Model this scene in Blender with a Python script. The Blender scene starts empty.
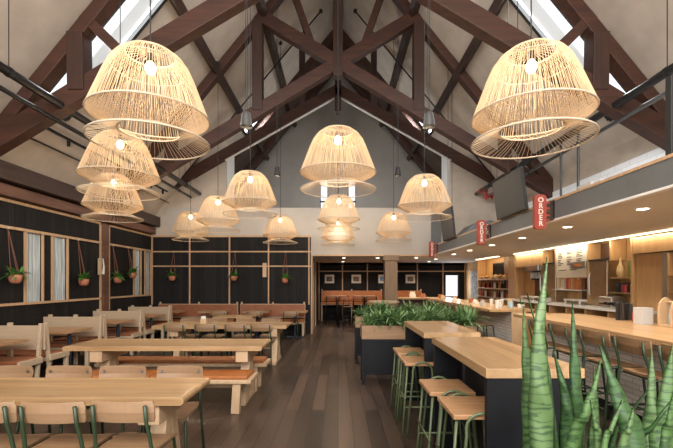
import bpy, math, random
from mathutils import Vector, Matrix
random.seed(7)
scene = bpy.context.scene
COL = scene.collection
PI = math.pi
EYE = 1.6
# ------------------------------------------------------------------ materials
def new_mat(name):
    m = bpy.data.materials.new(name); m.use_nodes = True
    nt = m.node_tree
    b = nt.nodes['Principled BSDF']
    return m, nt, b
def N(nt, t, **kw):
    n = nt.nodes.new(t)
    for k, v in kw.items(): setattr(n, k, v)
    return n
def rgba(c): return (c[0], c[1], c[2], 1)
def coords(nt, scale=(1,1,1), rot=(0,0,0), kind='Object'):
    tc = N(nt, 'ShaderNodeTexCoord'); mp = N(nt, 'ShaderNodeMapping')
    mp.inputs['Scale'].default_value = scale; mp.inputs['Rotation'].default_value = rot
    nt.links.new(tc.outputs[kind], mp.inputs['Vector'])
    return mp.outputs['Vector']
def plain(name, c, rough=.5, metal=0., noise=0., nscale=6, emit=None, es=0, spec=.5):
    m, nt, b = new_mat(name)
    b.inputs['Base Color'].default_value = rgba(c)
    b.inputs['Roughness'].default_value = rough
    b.inputs['Metallic'].default_value = metal
    b.inputs['Specular IOR Level'].default_value = spec
    if noise:
        v = coords(nt); n = N(nt, 'ShaderNodeTexNoise'); n.inputs['Scale'].default_value = nscale; n.inputs['Detail'].default_value = 5
        nt.links.new(v, n.inputs['Vector'])
        r = N(nt, 'ShaderNodeValToRGB')
        r.color_ramp.elements[0].position = .3; r.color_ramp.elements[1].position = .7
        r.color_ramp.elements[0].color = rgba([x*(1-noise) for x in c]); r.color_ramp.elements[1].color = rgba([min(1, x*(1+noise)) for x in c])
        nt.links.new(n.outputs['Fac'], r.inputs['Fac']); nt.links.new(r.outputs['Color'], b.inputs['Base Color'])
    if emit:
        b.inputs['Emission Color'].default_value = rgba(emit); b.inputs['Emission Strength'].default_value = es
    return m
def wood(name, c1, c2, axis='X', scale=1., rough=.45, boards=0., bump=.1, contrast=.2, coat=0.):
    """grain stretched along an axis, optional glued boards of a given width across it"""
    m, nt, b = new_mat(name)
    s = {'X': (1.2, 14, 14), 'Y': (14, 1.2, 14), 'Z': (14, 14, 1.2)}[axis]
    v = coords(nt, tuple(x*scale for x in s))
    n = N(nt, 'ShaderNodeTexNoise'); n.inputs['Scale'].default_value = 1.6; n.inputs['Detail'].default_value = 8; n.inputs['Distortion'].default_value = .6
    nt.links.new(v, n.inputs['Vector'])
    r = N(nt, 'ShaderNodeValToRGB')
    r.color_ramp.elements[0].position = .5-contrast; r.color_ramp.elements[1].position = .5+contrast
    r.color_ramp.elements[0].color = rgba(c2); r.color_ramp.elements[1].color = rgba(c1)
    nt.links.new(n.outputs['Fac'], r.inputs['Fac'])
    out = r.outputs['Color']
    if boards:
        tc = N(nt, 'ShaderNodeTexCoord'); sp = N(nt, 'ShaderNodeSeparateXYZ'); nt.links.new(tc.outputs['Object'], sp.inputs[0])
        ax = {'X': 'Y', 'Y': 'X', 'Z': 'Y'}[axis]
        d = N(nt, 'ShaderNodeMath', operation='DIVIDE'); nt.links.new(sp.outputs[ax], d.inputs[0]); d.inputs[1].default_value = boards
        f = N(nt, 'ShaderNodeMath', operation='FLOOR'); nt.links.new(d.outputs[0], f.inputs[0])
        wn = N(nt, 'ShaderNodeTexWhiteNoise', noise_dimensions='1D'); nt.links.new(f.outputs[0], wn.inputs['W'])
        mr = N(nt, 'ShaderNodeMapRange'); mr.inputs['To Min'].default_value = .78; mr.inputs['To Max'].default_value = 1.12
        nt.links.new(wn.outputs['Value'], mr.inputs['Value'])
        hs = N(nt, 'ShaderNodeHueSaturation'); nt.links.new(out, hs.inputs['Color']); nt.links.new(mr.outputs[0], hs.inputs['Value'])
        out = hs.outputs['Color']
    nt.links.new(out, b.inputs['Base Color'])
    b.inputs['Roughness'].default_value = rough
    b.inputs['Coat Weight'].default_value = coat; b.inputs['Coat Roughness'].default_value = .15
    bp = N(nt, 'ShaderNodeBump'); bp.inputs['Strength'].default_value = bump; bp.inputs['Distance'].default_value = .01
    nt.links.new(n.outputs['Fac'], bp.inputs['Height']); nt.links.new(bp.outputs['Normal'], b.inputs['Normal'])
    return m
def boards_mat(name, c, axis, width, var=.5, rough=.6, grain='Z', base=1.):
    """vertical boarding: colour per board, dark joints as bump"""
    m, nt, b = new_mat(name)
    tc = N(nt, 'ShaderNodeTexCoord'); sp = N(nt, 'ShaderNodeSeparateXYZ'); nt.links.new(tc.outputs['Object'], sp.inputs[0])
    d = N(nt, 'ShaderNodeMath', operation='DIVIDE'); nt.links.new(sp.outputs[axis], d.inputs[0]); d.inputs[1].default_value = width
    f = N(nt, 'ShaderNodeMath', operation='FLOOR'); nt.links.new(d.outputs[0], f.inputs[0])
    fr = N(nt, 'ShaderNodeMath', operation='FRACT'); nt.links.new(d.outputs[0], fr.inputs[0])
    wn = N(nt, 'ShaderNodeTexWhiteNoise', noise_dimensions='1D'); nt.links.new(f.outputs[0], wn.inputs['W'])
    mp = N(nt, 'ShaderNodeMapping'); mp.inputs['Scale'].default_value = (25, 25, 1.5); nt.links.new(tc.outputs['Object'], mp.inputs['Vector'])
    n = N(nt, 'ShaderNodeTexNoise'); n.inputs['Scale'].default_value = 1.2; n.inputs['Detail'].default_value = 6; nt.links.new(mp.outputs[0], n.inputs['Vector'])
    mx = N(nt, 'ShaderNodeMath', operation='MULTIPLY_ADD'); nt.links.new(wn.outputs['Value'], mx.inputs[0]); mx.inputs[1].default_value = var; mx.inputs[2].default_value = 1-var/2
    mn = N(nt, 'ShaderNodeMapRange'); mn.inputs['From Min'].default_value = .3; mn.inputs['From Max'].default_value = .7; mn.inputs['To Min'].default_value = .6; mn.inputs['To Max'].default_value = 1.4
    nt.links.new(n.outputs['Fac'], mn.inputs['Value'])
    ml = N(nt, 'ShaderNodeMath', operation='MULTIPLY'); nt.links.new(mx.outputs[0], ml.inputs[0]); nt.links.new(mn.outputs[0], ml.inputs[1])
    g = N(nt, 'ShaderNodeMath', operation='GREATER_THAN'); nt.links.new(fr.outputs[0], g.inputs[0]); g.inputs[1].default_value = .07
    g2 = N(nt, 'ShaderNodeMapRange'); g2.inputs['To Min'].default_value = .25; nt.links.new(g.outputs[0], g2.inputs['Value'])
    ml2 = N(nt, 'ShaderNodeMath', operation='MULTIPLY'); nt.links.new(ml.outputs[0], ml2.inputs[0]); nt.links.new(g2.outputs[0], ml2.inputs[1])
    hs = N(nt, 'ShaderNodeHueSaturation'); hs.inputs['Color'].default_value = rgba(c); nt.links.new(ml2.outputs[0], hs.inputs['Value'])
    nt.links.new(hs.outputs['Color'], b.inputs['Base Color'])
    b.inputs['Roughness'].default_value = rough; b.inputs['Specular IOR Level'].default_value = .25
    bp = N(nt, 'ShaderNodeBump'); bp.inputs['Strength'].default_value = .5; bp.inputs['Distance'].default_value = .01
    nt.links.new(g.outputs[0], bp.inputs['Height']); nt.links.new(bp.outputs['Normal'], b.inputs['Normal'])
    return m
def brick_mat(name, c1, c2, mortar, bw, bh, plane='YZ', msize=.006, rough=.5, offset=.5, bump=.3, noise=False):
    m, nt, b = new_mat(name)
    tc = N(nt, 'ShaderNodeTexCoord'); sp = N(nt, 'ShaderNodeSeparateXYZ'); nt.links.new(tc.outputs['Object'], sp.inputs[0])
    cb = N(nt, 'ShaderNodeCombineXYZ'); nt.links.new(sp.outputs[plane[0]], cb.inputs[0]); nt.links.new(sp.outputs[plane[1]], cb.inputs[1])
    br = N(nt, 'ShaderNodeTexBrick'); br.offset = offset; br.offset_frequency = 2
    br.inputs['Scale'].default_value = 1; br.inputs['Brick Width'].default_value = bw; br.inputs['Row Height'].default_value = bh
    br.inputs['Mortar Size'].default_value = msize; br.inputs['Mortar Smooth'].default_value = .1
    br.inputs['Color1'].default_value = rgba(c1); br.inputs['Color2'].default_value = rgba(c2); br.inputs['Mortar'].default_value = rgba(mortar)
    nt.links.new(cb.outputs[0], br.inputs['Vector'])
    out = br.outputs['Color']
    if noise:
        mp = N(nt, 'ShaderNodeMapping'); mp.inputs['Scale'].default_value = (18, 1.5, 1); nt.links.new(tc.outputs['Object'], mp.inputs['Vector'])
        n = N(nt, 'ShaderNodeTexNoise'); n.inputs['Scale'].default_value = 2; n.inputs['Detail'].default_value = 7; nt.links.new(mp.outputs[0], n.inputs['Vector'])
        mr = N(nt, 'ShaderNodeMapRange'); mr.inputs['From Min'].default_value = .3; mr.inputs['From Max'].default_value = .7; mr.inputs['To Min'].default_value = .65; mr.inputs['To Max'].default_value = 1.35
        nt.links.new(n.outputs['Fac'], mr.inputs['Value'])
        hs = N(nt, 'ShaderNodeHueSaturation'); nt.links.new(out, hs.inputs['Color']); nt.links.new(mr.outputs[0], hs.inputs['Value']); out = hs.outputs['Color']
        rr = N(nt, 'ShaderNodeMapRange'); rr.inputs['To Min'].default_value = rough-.12; rr.inputs['To Max'].default_value = rough+.15
        nt.links.new(n.outputs['Fac'], rr.inputs['Value']); nt.links.new(rr.outputs[0], b.inputs['Roughness'])
    else: b.inputs['Roughness'].default_value = rough
    nt.links.new(out, b.inputs['Base Color'])
    bp = N(nt, 'ShaderNodeBump'); bp.inputs['Strength'].default_value = bump; bp.inputs['Distance'].default_value = .004; bp.invert = True
    nt.links.new(br.outputs['Fac'], bp.inputs['Height']); nt.links.new(bp.outputs['Normal'], b.inputs['Normal'])
    return m
def glass_mat(name, tint=(1,1,1), gl=.08):
    m = bpy.data.materials.new(name); m.use_nodes = True; nt = m.node_tree; nt.nodes.clear()
    o = N(nt, 'ShaderNodeOutputMaterial'); t = N(nt, 'ShaderNodeBsdfTransparent'); g = N(nt, 'ShaderNodeBsdfGlossy'); mx = N(nt, 'ShaderNodeMixShader')
    t.inputs[0].default_value = rgba(tint); g.inputs['Roughness'].default_value = .05; mx.inputs[0].default_value = gl
    nt.links.new(t.outputs[0], mx.inputs[1]); nt.links.new(g.outputs[0], mx.inputs[2]); nt.links.new(mx.outputs[0], o.inputs[0])
    return m
def fibre_mat(name, c):
    m, nt, b = new_mat(name)
    b.inputs['Base Color'].default_value = rgba(c); b.inputs['Roughness'].default_value = .7
    tr = N(nt, 'ShaderNodeBsdfTranslucent'); tr.inputs[0].default_value = rgba(c)
    mx = N(nt, 'ShaderNodeMixShader'); mx.inputs[0].default_value = .4
    o = nt.nodes['Material Output']
    nt.links.new(b.outputs[0], mx.inputs[1]); nt.links.new(tr.outputs[0], mx.inputs[2]); nt.links.new(mx.outputs[0], o.inputs[0])
    return m
def leaf_mat(name, c1, c2, scale=12):
    m = plain(name, c1, rough=.4)
    nt = m.node_tree; b = nt.nodes['Principled BSDF']
    v = coords(nt); n = N(nt, 'ShaderNodeTexNoise'); n.inputs['Scale'].default_value = scale; nt.links.new(v, n.inputs['Vector'])
    r = N(nt, 'ShaderNodeValToRGB'); r.color_ramp.elements[0].position = .35; r.color_ramp.elements[1].position = .65
    r.color_ramp.elements[0].color = rgba(c1); r.color_ramp.elements[1].color = rgba(c2)
    nt.links.new(n.outputs['Fac'], r.inputs['Fac']); nt.links.new(r.outputs['Color'], b.inputs['Base Color'])
    return m
def snake_mat(name, base=(.075,.15,.05), dark=(.010,.032,.012), edge=(.12,.22,.07)):
    m, nt, b = new_mat(name)
    v = coords(nt, (4, 4, 15))
    w = N(nt, 'ShaderNodeTexWave', wave_type='BANDS', bands_direction='Z'); w.inputs['Scale'].default_value = .8; w.inputs['Distortion'].default_value = 11; w.inputs['Detail'].default_value = 5; w.inputs['Detail Scale'].default_value = 3.2
    nt.links.new(v, w.inputs['Vector'])
    r = N(nt, 'ShaderNodeValToRGB'); r.color_ramp.elements[0].position = .16; r.color_ramp.elements[1].position = .42
    r.color_ramp.elements[0].color = rgba(dark); r.color_ramp.elements[1].color = rgba(base)
    nt.links.new(w.outputs['Fac'], r.inputs['Fac'])
    n = N(nt, 'ShaderNodeTexNoise'); n.inputs['Scale'].default_value = 2.5; nt.links.new(coords(nt, (6, 6, 1)), n.inputs['Vector'])
    mx = N(nt, 'ShaderNodeMixRGB', blend_type='MIX'); nt.links.new(n.outputs['Fac'], mx.inputs[0]); nt.links.new(r.outputs[0], mx.inputs[1]); mx.inputs[2].default_value = rgba(edge)
    mm = N(nt, 'ShaderNodeMath', operation='MULTIPLY'); nt.links.new(n.outputs['Fac'], mm.inputs[0]); mm.inputs[1].default_value = .6; nt.links.new(mm.outputs[0], mx.inputs[0])
    nt.links.new(mx.outputs[0], b.inputs['Base Color']); b.inputs['Roughness'].default_value = .38
    return m

M = {}
M['plaster'] = plain('plaster_beige', (.50,.435,.37), .9, noise=.10, nscale=3)
M['plaster2'] = plain('plaster_white', (.46,.43,.395), .9, noise=.04, nscale=2)
M['plaster3'] = plain('plaster_grey', (.34,.315,.285), .9, noise=.05, nscale=2)
M['soffit'] = plain('soffit_paint', (.58,.57,.56), .85, noise=.03)
M['truss'] = wood('dark_timber', (.078,.025,.012), (.022,.008,.005), 'X', .6, .6, bump=.2, contrast=.3)
M['trussZ'] = wood('dark_timber_upright', (.055,.020,.011), (.020,.008,.005), 'Z', .6, .6, bump=.2, contrast=.3)
M['trussY'] = wood('dark_timber_long', (.055,.026,.017), (.022,.011,.008), 'Y', .6, .5, bump=.25, contrast=.25)
M['plate'] = wood('reddish_beam', (.17,.075,.046), (.08,.034,.022), 'Y', .6, .55, contrast=.25)
M['loft'] = boards_mat('loft_deck', (.085,.055,.042), 'Y', .2, .4)
M['blackL'] = boards_mat('charcoal_boards_left', (.0125,.0112,.0108), 'Y', .13, .7, .7)
M['blackB'] = boards_mat('charcoal_boards_end', (.0115,.0105,.0108), 'X', .13, .7, .7)
M['oak'] = wood('light_oak', (.56,.36,.185), (.40,.235,.11), 'X', 1, .38, boards=.11, contrast=.22, coat=.15)
M['oakY'] = wood('light_oak_long', (.56,.36,.185), (.40,.235,.11), 'Y', 1, .34, boards=.10, contrast=.22, coat=.2)
M['oakZ'] = wood('light_oak_upright', (.54,.35,.20), (.38,.225,.12), 'Z', 1, .45, contrast=.22)
M['endgrain'] = wood('pale_timber', (.60,.44,.28), (.48,.32,.19), 'Z', 1, .5, contrast=.25)
M['trim'] = wood('trim_oak', (.60,.40,.235), (.46,.28,.15), 'Z', 1, .5)
M['pale'] = wood('pale_ash', (.54,.415,.29), (.45,.335,.225), 'X', .8, .5, contrast=.25, bump=.05)
M['ply'] = wood('chair_ply', (.345,.215,.122), (.26,.155,.083), 'X', 1, .42, contrast=.25, bump=.04)
M['plyY'] = wood('bar_chair_ply', (.27,.155,.078), (.20,.112,.055), 'Y', 1, .42, contrast=.25, bump=.04)
M['seatwood'] = wood('stool_seat', (.46,.27,.14), (.34,.18,.085), 'X', 1, .42, contrast=.2, bump=.05)
M['cab'] = wood('cabinet_oak', (.56,.345,.165), (.44,.255,.11), 'Z', .7, .45, contrast=.22, bump=.04)
M['colwood'] = wood('column_wood', (.27,.175,.10), (.20,.12,.065), 'Z', .7, .5)
M['walnut'] = wood('walnut', (.12,.055,.032), (.07,.03,.018), 'Z', .7, .5)
M['leather'] = plain('tan_leather', (.40,.135,.036), .45, noise=.18, nscale=9)
M['leather2'] = plain('brown_leather', (.27,.095,.04), .5, noise=.15, nscale=9)
M['green'] = plain('green_metal', (.095,.125,.06), .38)
M['dgreen'] = plain('dark_green_metal', (.028,.05,.024), .38)
M['navy'] = plain('blue_black_steel', (.028,.045,.075), .4, .3)
M['panel'] = plain('blackened_steel', (.009,.010,.013), .5, .2, noise=.3, spec=.3, nscale=3)
M['black'] = plain('black_metal', (.012,.012,.013), .35, .4)
M['blackmat'] = plain('matt_black', (.012,.012,.012), .6)
M['steel'] = plain('brushed_steel', (.55,.56,.58), .3, 1)
M['chrome'] = plain('grey_metal', (.17,.175,.18), .35, .9)
M['fascia'] = plain('slate_paint', (.13,.138,.143), .5, noise=.12, nscale=2)
M['white'] = plain('white_paint', (.75,.74,.72), .6)
M['stone'] = plain('white_stone', (.68,.67,.66), .25)
M['blockwhite'] = brick_mat('white_blocks', (.82,.86,.90), (.78,.82,.87), (.62,.66,.70), .4, .1, 'YZ', .006, .6)
M['brick'] = brick_mat('whitewashed_brick', (.86,.80,.73), (.74,.68,.61), (.55,.50,.45), .22, .062, 'YZ', .007, .5)
M['floor'] = brick_mat('dark_planks', (.100,.064,.046), (.027,.019,.015), (.010,.007,.006), 1.9, .165, 'YX', .0045, .34, .37, .2, True)
M['rope'] = fibre_mat('natural_cord', (.76,.60,.40))
M['ring'] = plain('cord_bound_ring', (.60,.50,.38), .7)
M['bulb'] = plain('lamp_bulb', (1,.9,.7), .4, emit=(1,.80,.52), es=9)
M['led'] = plain('led_strip', (1,.9,.7), .4, emit=(1,.82,.55), es=2.0)
M['lens'] = plain('downlight_lens', (1,.9,.7), .4, emit=(1,.86,.68), es=6)
M['terra'] = plain('terracotta', (.42,.165,.09), .6, noise=.15)
M['strap'] = plain('leather_strap', (.16,.06,.035), .7)
M['leafA'] = leaf_mat('leaf_green', (.035,.13,.02), (.10,.26,.045))
M['leafB'] = leaf_mat('leaf_planter', (.045,.115,.035), (.20,.31,.12), 14)
M['snake'] = snake_mat('snake_leaf')
M['snake2'] = snake_mat('snake_leaf_pale', (.095,.165,.06), (.013,.042,.016), (.125,.20,.08))
M['snake3'] = snake_mat('snake_leaf_dark', (.04,.095,.032), (.008,.025,.011), (.065,.14,.045))
M['soil'] = plain('soil', (.03,.02,.014), .95, noise=.4, nscale=40)
M['frost'] = boards_mat('zinc_boards_behind_glass', (.50,.57,.60), 'Y', .1, .12, .3)
M['glass'] = glass_mat('window_glass')
M['red'] = plain('red_sign_paint', (.34,.05,.032), .6)
M['cream'] = plain('cream_paint', (.78,.72,.62), .6)
M['screen'] = plain('screen_glass', (.075,.072,.07), .6, spec=.25)
M['screenoff'] = plain('screen_black', (.008,.008,.009), .2)
M['paper'] = plain('paper', (.74,.70,.62), .8)
M['ink'] = plain('ink', (.10,.09,.08), .8)
M['photo1'] = plain('print_grey', (.12,.12,.11), .6, noise=.9, nscale=14)
M['photo2'] = plain('print_blue', (.15,.28,.50), .6, noise=.7, nscale=9)
M['photo3'] = plain('print_sepia', (.20,.14,.09), .6, noise=.9, nscale=12)
M['redp'] = plain('red_plastic', (.50,.05,.04), .35)
M['orangep'] = plain('orange_pack', (.62,.22,.05), .5)
M['greyp'] = plain('grey_card', (.50,.50,.50), .7, noise=.05)
M['bluep'] = plain('pale_blue_plastic', (.35,.50,.60), .4)
M['amber'] = plain('amber_glass', (.45,.22,.05), .15)
M['darkglass'] = plain('dark_bottle_glass', (.03,.02,.02), .12)
M['wine'] = plain('wine_red_label', (.22,.03,.03), .4)
M['creamc'] = plain('cream_ceramic', (.68,.50,.26), .35)
M['greenboard'] = plain('olive_board', (.16,.20,.06), .6, noise=.1)
M['curtain'] = plain('patterned_curtain', (.34,.34,.33), .85, noise=.45, nscale=7)
M['ground'] = plain('pale_yard', (.45,.5,.45), .9, noise=.3, nscale=.6)

# ------------------------------------------------------------------ mesh builder
class MB:
    def __init__(s): s.v = []; s.f = []
    def _add(s, vs, fs):
        o = len(s.v); s.v += [tuple(v) for v in vs]; s.f += [tuple(i+o for i in f) for f in fs]; return s
    def box(s, x0, x1, y0, y1, z0, z1):
        return s._add([(x0,y0,z0),(x1,y0,z0),(x1,y1,z0),(x0,y1,z0),(x0,y0,z1),(x1,y0,z1),(x1,y1,z1),(x0,y1,z1)],
                      [(0,3,2,1),(4,5,6,7),(0,1,5,4),(1,2,6,5),(2,3,7,6),(3,0,4,7)])
    def bar(s, p, q, w, h, up=(0,0,1)):
        """box from p to q, w across, h along the up side"""
        p = Vector(p); q = Vector(q); d = (q-p).normalized(); u = Vector(up)
        a = d.cross(u)
        if a.length < 1e-5: a = d.cross(Vector((0,1,0)))
        a.normalize(); b = a.cross(d).normalized()
        vs = []
        for c in (p, q):
            for i, j in ((-1,-1),(1,-1),(1,1),(-1,1)): vs.append(c + a*(i*w/2) + b*(j*h/2))
        return s._add(vs, [(0,1,2,3),(7,6,5,4),(0,4,5,1),(1,5,6,2),(2,6,7,3),(3,7,4,0)])
    def tube(s, pts, r, n=8, closed=False):
        pts = [Vector(p) for p in pts]; k = len(pts); rs = r if isinstance(r, (list, tuple)) else [r]*k
        vs = []; prev = None
        for i, p in enumerate(pts):
            a = pts[(i-1) % k] if (i > 0 or closed) else p
            c = pts[(i+1) % k] if (i < k-1 or closed) else p
            d = (c-a).normalized()
            if prev is None:
                ref = Vector((0,0,1)) if abs(d.z) < .9 else Vector((1,0,0)); u = d.cross(ref).normalized()
            else:
                u = prev - d*prev.dot(d); u.normalize()
            prev = u; w = d.cross(u)
            for j in range(n):
                t = 2*PI*j/n; vs.append(p + (u*math.cos(t)+w*math.sin(t))*rs[i])
        fs = []
        for i in range(k if closed else k-1):
            i2 = (i+1) % k
            for j in range(n): fs.append((i*n+j, i*n+(j+1) % n, i2*n+(j+1) % n, i2*n+j))
        if not closed: fs += [tuple(range(n))[::-1], tuple((k-1)*n+j for j in range(n))]
        return s._add(vs, fs)
    def lathe(s, prof, n=24, c=(0,0,0), axis='Z', caps=True):
        vs = []; fs = []; k = len(prof)
        for r, z in prof:
            for j in range(n):
                t = 2*PI*j/n
                if axis == 'Z': vs.append((c[0]+r*math.cos(t), c[1]+r*math.sin(t), c[2]+z))
                elif axis == 'Y': vs.append((c[0]+r*math.cos(t), c[1]+z, c[2]+r*math.sin(t)))
                else: vs.append((c[0]+z, c[1]+r*math.cos(t), c[2]+r*math.sin(t)))
        for i in range(k-1):
            for j in range(n): fs.append((i*n+j, i*n+(j+1) % n, (i+1)*n+(j+1) % n, (i+1)*n+j))
        if caps: fs += [tuple(range(n))[::-1], tuple((k-1)*n+j for j in range(n))]
        return s._add(vs, fs)
    def prism(s, poly, axis, a, b):
        """2-D polygon swept from a to b along an axis; poly coordinates are the other two axes in order"""
        n = len(poly); vs = []
        for t in (a, b):
            for u, v in poly: vs.append({'X': (t,u,v), 'Y': (u,t,v), 'Z': (u,v,t)}[axis])
        return s._add(vs, [tuple(range(n))[::-1], tuple(range(n, 2*n))] + [(i, (i+1) % n, n+(i+1) % n, n+i) for i in range(n)])
    def leaf(s, base, d, length, width, droop=.5, seg=4, fold=.15):
        base = Vector(base); d = Vector(d).normalized(); side = d.cross(Vector((0,0,1)))
        side = side.normalized() if side.length > 1e-3 else Vector((1,0,0))
        p = base.copy(); dd = d.copy(); vs = []
        for i in range(seg+1):
            t = i/seg; w = width*math.sin(PI*min(1, t*.85+.12))**.8*(1 if i < seg else .05)
            nrm = side.cross(dd)
            vs += [p - side*w/2, p + nrm*(-fold*w), p + side*w/2]
            p = p + dd*length/seg; dd = (dd + Vector((0,0,-droop/seg*1.3))).normalized()
        fs = []
        for i in range(seg):
            a = i*3; fs += [(a, a+1, a+4, a+3), (a+1, a+2, a+5, a+4)]
        return s._add(vs, fs)
    def build(s, name, mat, parent=None, smooth=False, bevel=0., loc=None, rot=None, solid=0., seg=2):
        me = bpy.data.meshes.new(name); me.from_pydata(s.v, [], s.f); me.validate(); me.update()
        if mat is not None: me.materials.append(M[mat] if isinstance(mat, str) else mat)
        if smooth: me.polygons.foreach_set('use_smooth', [True]*len(me.polygons))
        o = bpy.data.objects.new(name, me); COL.objects.link(o)
        if parent is not None: o.parent = parent
        if loc is not None: o.location = loc
        if rot is not None: o.rotation_euler = rot
        if solid: md = o.modifiers.new('s', 'SOLIDIFY'); md.thickness = solid
        if bevel: md = o.modifiers.new('b', 'BEVEL'); md.width = bevel; md.segments = seg; md.limit_method = 'ANGLE'; md.angle_limit = .6
        return o
def T(name, label, cat, loc=(0,0,0), rz=0., group=None):
    o = bpy.data.objects.new(name, None); o.empty_display_size = .1; COL.objects.link(o); o.location = loc; o.rotation_euler = (0,0,rz)
    o['label'] = label; o['category'] = cat
    if group: o['group'] = group
    return o
def tag(o, label, cat, group=None, kind=None):
    o['label'] = label; o['category'] = cat
    if group: o['group'] = group
    if kind: o['kind'] = kind
    return o
def S(o, label=None):
    o['kind'] = 'structure'
    if label: o['label'] = label
    return o
KIDS = {}
def copy_tree(src, parent=None):
    c = src.copy(); COL.objects.link(c)
    if parent is not None: c.parent = parent
    for ch in list(src.children): copy_tree(ch, c)
    return c
def dup(src, label, loc, rz=None):
    c = copy_tree(src); c.location = loc; c['label'] = label
    if rz is not None: c.rotation_euler = (0,0,rz)
    return c
def B(*a): return MB().box(*a)

# ================================================================== SETTING
XW = -5.79; XR = 5.4; YE = 12.4; YB = 16.9; YF = -2.6
RZ = lambda x: 10.6-1.22*abs(x)
def struct(name, mb, mat, **k): return S(mb.build(name, mat, **k))
struct('floor', B(XW-.2, XR+.2, YF, YB+.2, -.1, 0), 'floor')
# left wall with two glazed bays
wl = MB()
wins = [(7.40,7.80),(8.10,8.52),(11.33,11.70),(11.98,12.30)]
y = YF
for a, b in wins:
    wl.box(XW-.15, XW, y, a, 0, 3.75)
    wl.box(XW-.15, XW, a, b, 0, 1.21); wl.box(XW-.15, XW, a, b, 2.55, 3.75); y = b
wl.box(XW-.15, XW, y, YE, 0, 3.75)
struct('wall_left', wl, 'blackL')
for i, (a, b) in enumerate(wins):
    w = struct('window_%d' % (i+1), B(XW-.05, XW-.02, a, b, 1.21, 2.55), 'frost')
# end wall (left half), black boards, and the side of the back room
struct('wall_end', B(XW, -.84, YE, YE+.12, 0, 3.02), 'blackB')
struct('wall_nook', B(-.96, -.84, YE+.12, YB, 0, 2.41), 'blackL')
struct('wall_back', B(-.96, XR+.2, YB, YB+.1, 0, .95).box(-.96, 4.50, YB, YB+.1, .95, 2.41).box(5.12, XR+.2, YB, YB+.1, .95, 2.41).box(4.50, 5.12, YB, YB+.1, 1.93, 2.41), 'blackB')
w = struct('window_5', B(4.50, 5.12, YB+.04, YB+.06, .95, 1.93), 'glass')
f = MB()
for x in (4.5, 5.07): f.box(x, x+.05, YB-.02, YB+.08, .95, 1.93)
f.box(4.5, 5.12, YB-.02, YB+.08, 1.88, 1.93); f.box(4.5, 5.12, YB-.02, YB+.08, .95, 1.0)
f.build('window_frame', 'blackmat', w)
# white plaster wall over the openings + side pieces + low wall above the back room
kw = MB()
kw.box(-5.3, 2.88, YE, YE+.12, 3.02, 3.9)
kw.box(-.84, 2.88, YE, YE+.12, 2.41, 3.02)
struct('wall_gallery', kw, 'plaster2')
sd = MB().box(XW, -5.3, YE, YE+.12, 3.02, 3.3)
for sgn in (-1, 1):
    xa, xb = 3.47, 5.85
    poly = [(xa*sgn, 3.3 if sgn < 0 else 2.6), (xb*sgn, 3.3 if sgn < 0 else 2.6), (xb*sgn, RZ(xb)), (xa*sgn, RZ(xa))]
    sd.prism(poly, 'Y', YE+.004, YE+.116)
struct('wall_gallery_side', sd, 'plaster')
jm = MB()
for sgn in (-1, 1): jm.box(min(3.47*sgn, 3.62*sgn), max(3.47*sgn, 3.62*sgn), YE+.12, YE+1.0, 2.6, 5.9)
struct('trim_1', jm, 'white')
# gable with two slim windows
gw = MB(); gx = [-.76, -.42, .42, .76]
gz0, gz1 = 4.1, 5.95
zl = 2.3
gw.prism([(-5.85, zl), (-.76, zl), (-.76, RZ(.76)), (-5.85, RZ(5.85))], 'Y', YB, YB+.15)
gw.prism([(.76, zl), (5.85, zl), (5.85, RZ(5.85)), (.76, RZ(.76))], 'Y', YB, YB+.15)
gw.prism([(-.42, zl), (.42, zl), (.42, RZ(.42)), (0, RZ(0)), (-.42, RZ(.42))], 'Y', YB, YB+.15)
for s_ in (-1, 1):
    a, b = sorted((.42*s_, .76*s_))
    gw.box(a, b, YB, YB+.15, zl, gz0)
    gw.prism([(.42*s_, gz1), (.76*s_, gz1), (.76*s_, RZ(.76)), (.42*s_, RZ(.42))], 'Y', YB, YB+.15)
struct('wall_gable', gw, 'plaster3')
for i, s_ in enumerate((-1, 1)):
    a, b = sorted((.42*s_, .76*s_))
    w = struct('window_%d' % (6+i), B(a, b, YB+.08, YB+.09, gz0, gz1), 'glass')
    f = MB()
    for x in (a, b-.03): f.box(x, x+.03, YB+.05, YB+.12, gz0, gz1)
    f.box(a, b, YB+.05, YB+.12, 4.98, 5.04)
    f.build('window_frame', 'blackmat', w)
# roof slopes with skylight openings (cells of a grid), bays: X from..to, Y from..to
sky = [(2.3, 4.95, 6.40, 7.25), (2.55, 3.2, 13.3, 13.8)]
def slope(sgn, ya, yb, mat, name):
    xs = sorted({0., 6.0} | {v for s_ in sky for v in s_[:2]}); ys = sorted({ya, yb} | {v for s_ in sky for v in s_[2:] if ya < v < yb})
    m = MB()
    for i in range(len(xs)-1):
        for j in range(len(ys)-1):
            cx, cy = (xs[i]+xs[i+1])/2, (ys[j]+ys[j+1])/2
            if any(s_[0] < cx < s_[1] and s_[2] < cy < s_[3] for s_ in sky): continue
            m._add([(sgn*xs[i], ys[j], RZ(xs[i])), (sgn*xs[i+1], ys[j], RZ(xs[i+1])), (sgn*xs[i+1], ys[j+1], RZ(xs[i+1])), (sgn*xs[i], ys[j+1], RZ(xs[i]))], [(0,1,2,3)])
    struct(name, m, mat)
slope(-1, YF, 13.9, 'plaster', 'ceiling_left'); slope(1, YF, 13.9, 'plaster', 'ceiling_right')
slope(-1, 13.9, YB+.15, 'loft', 'ceiling_loft_left'); slope(1, 13.9, YB+.15, 'loft', 'ceiling_loft_right')
nx = Vector((1.22, 0, 1)).normalized()
k = 8
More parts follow.
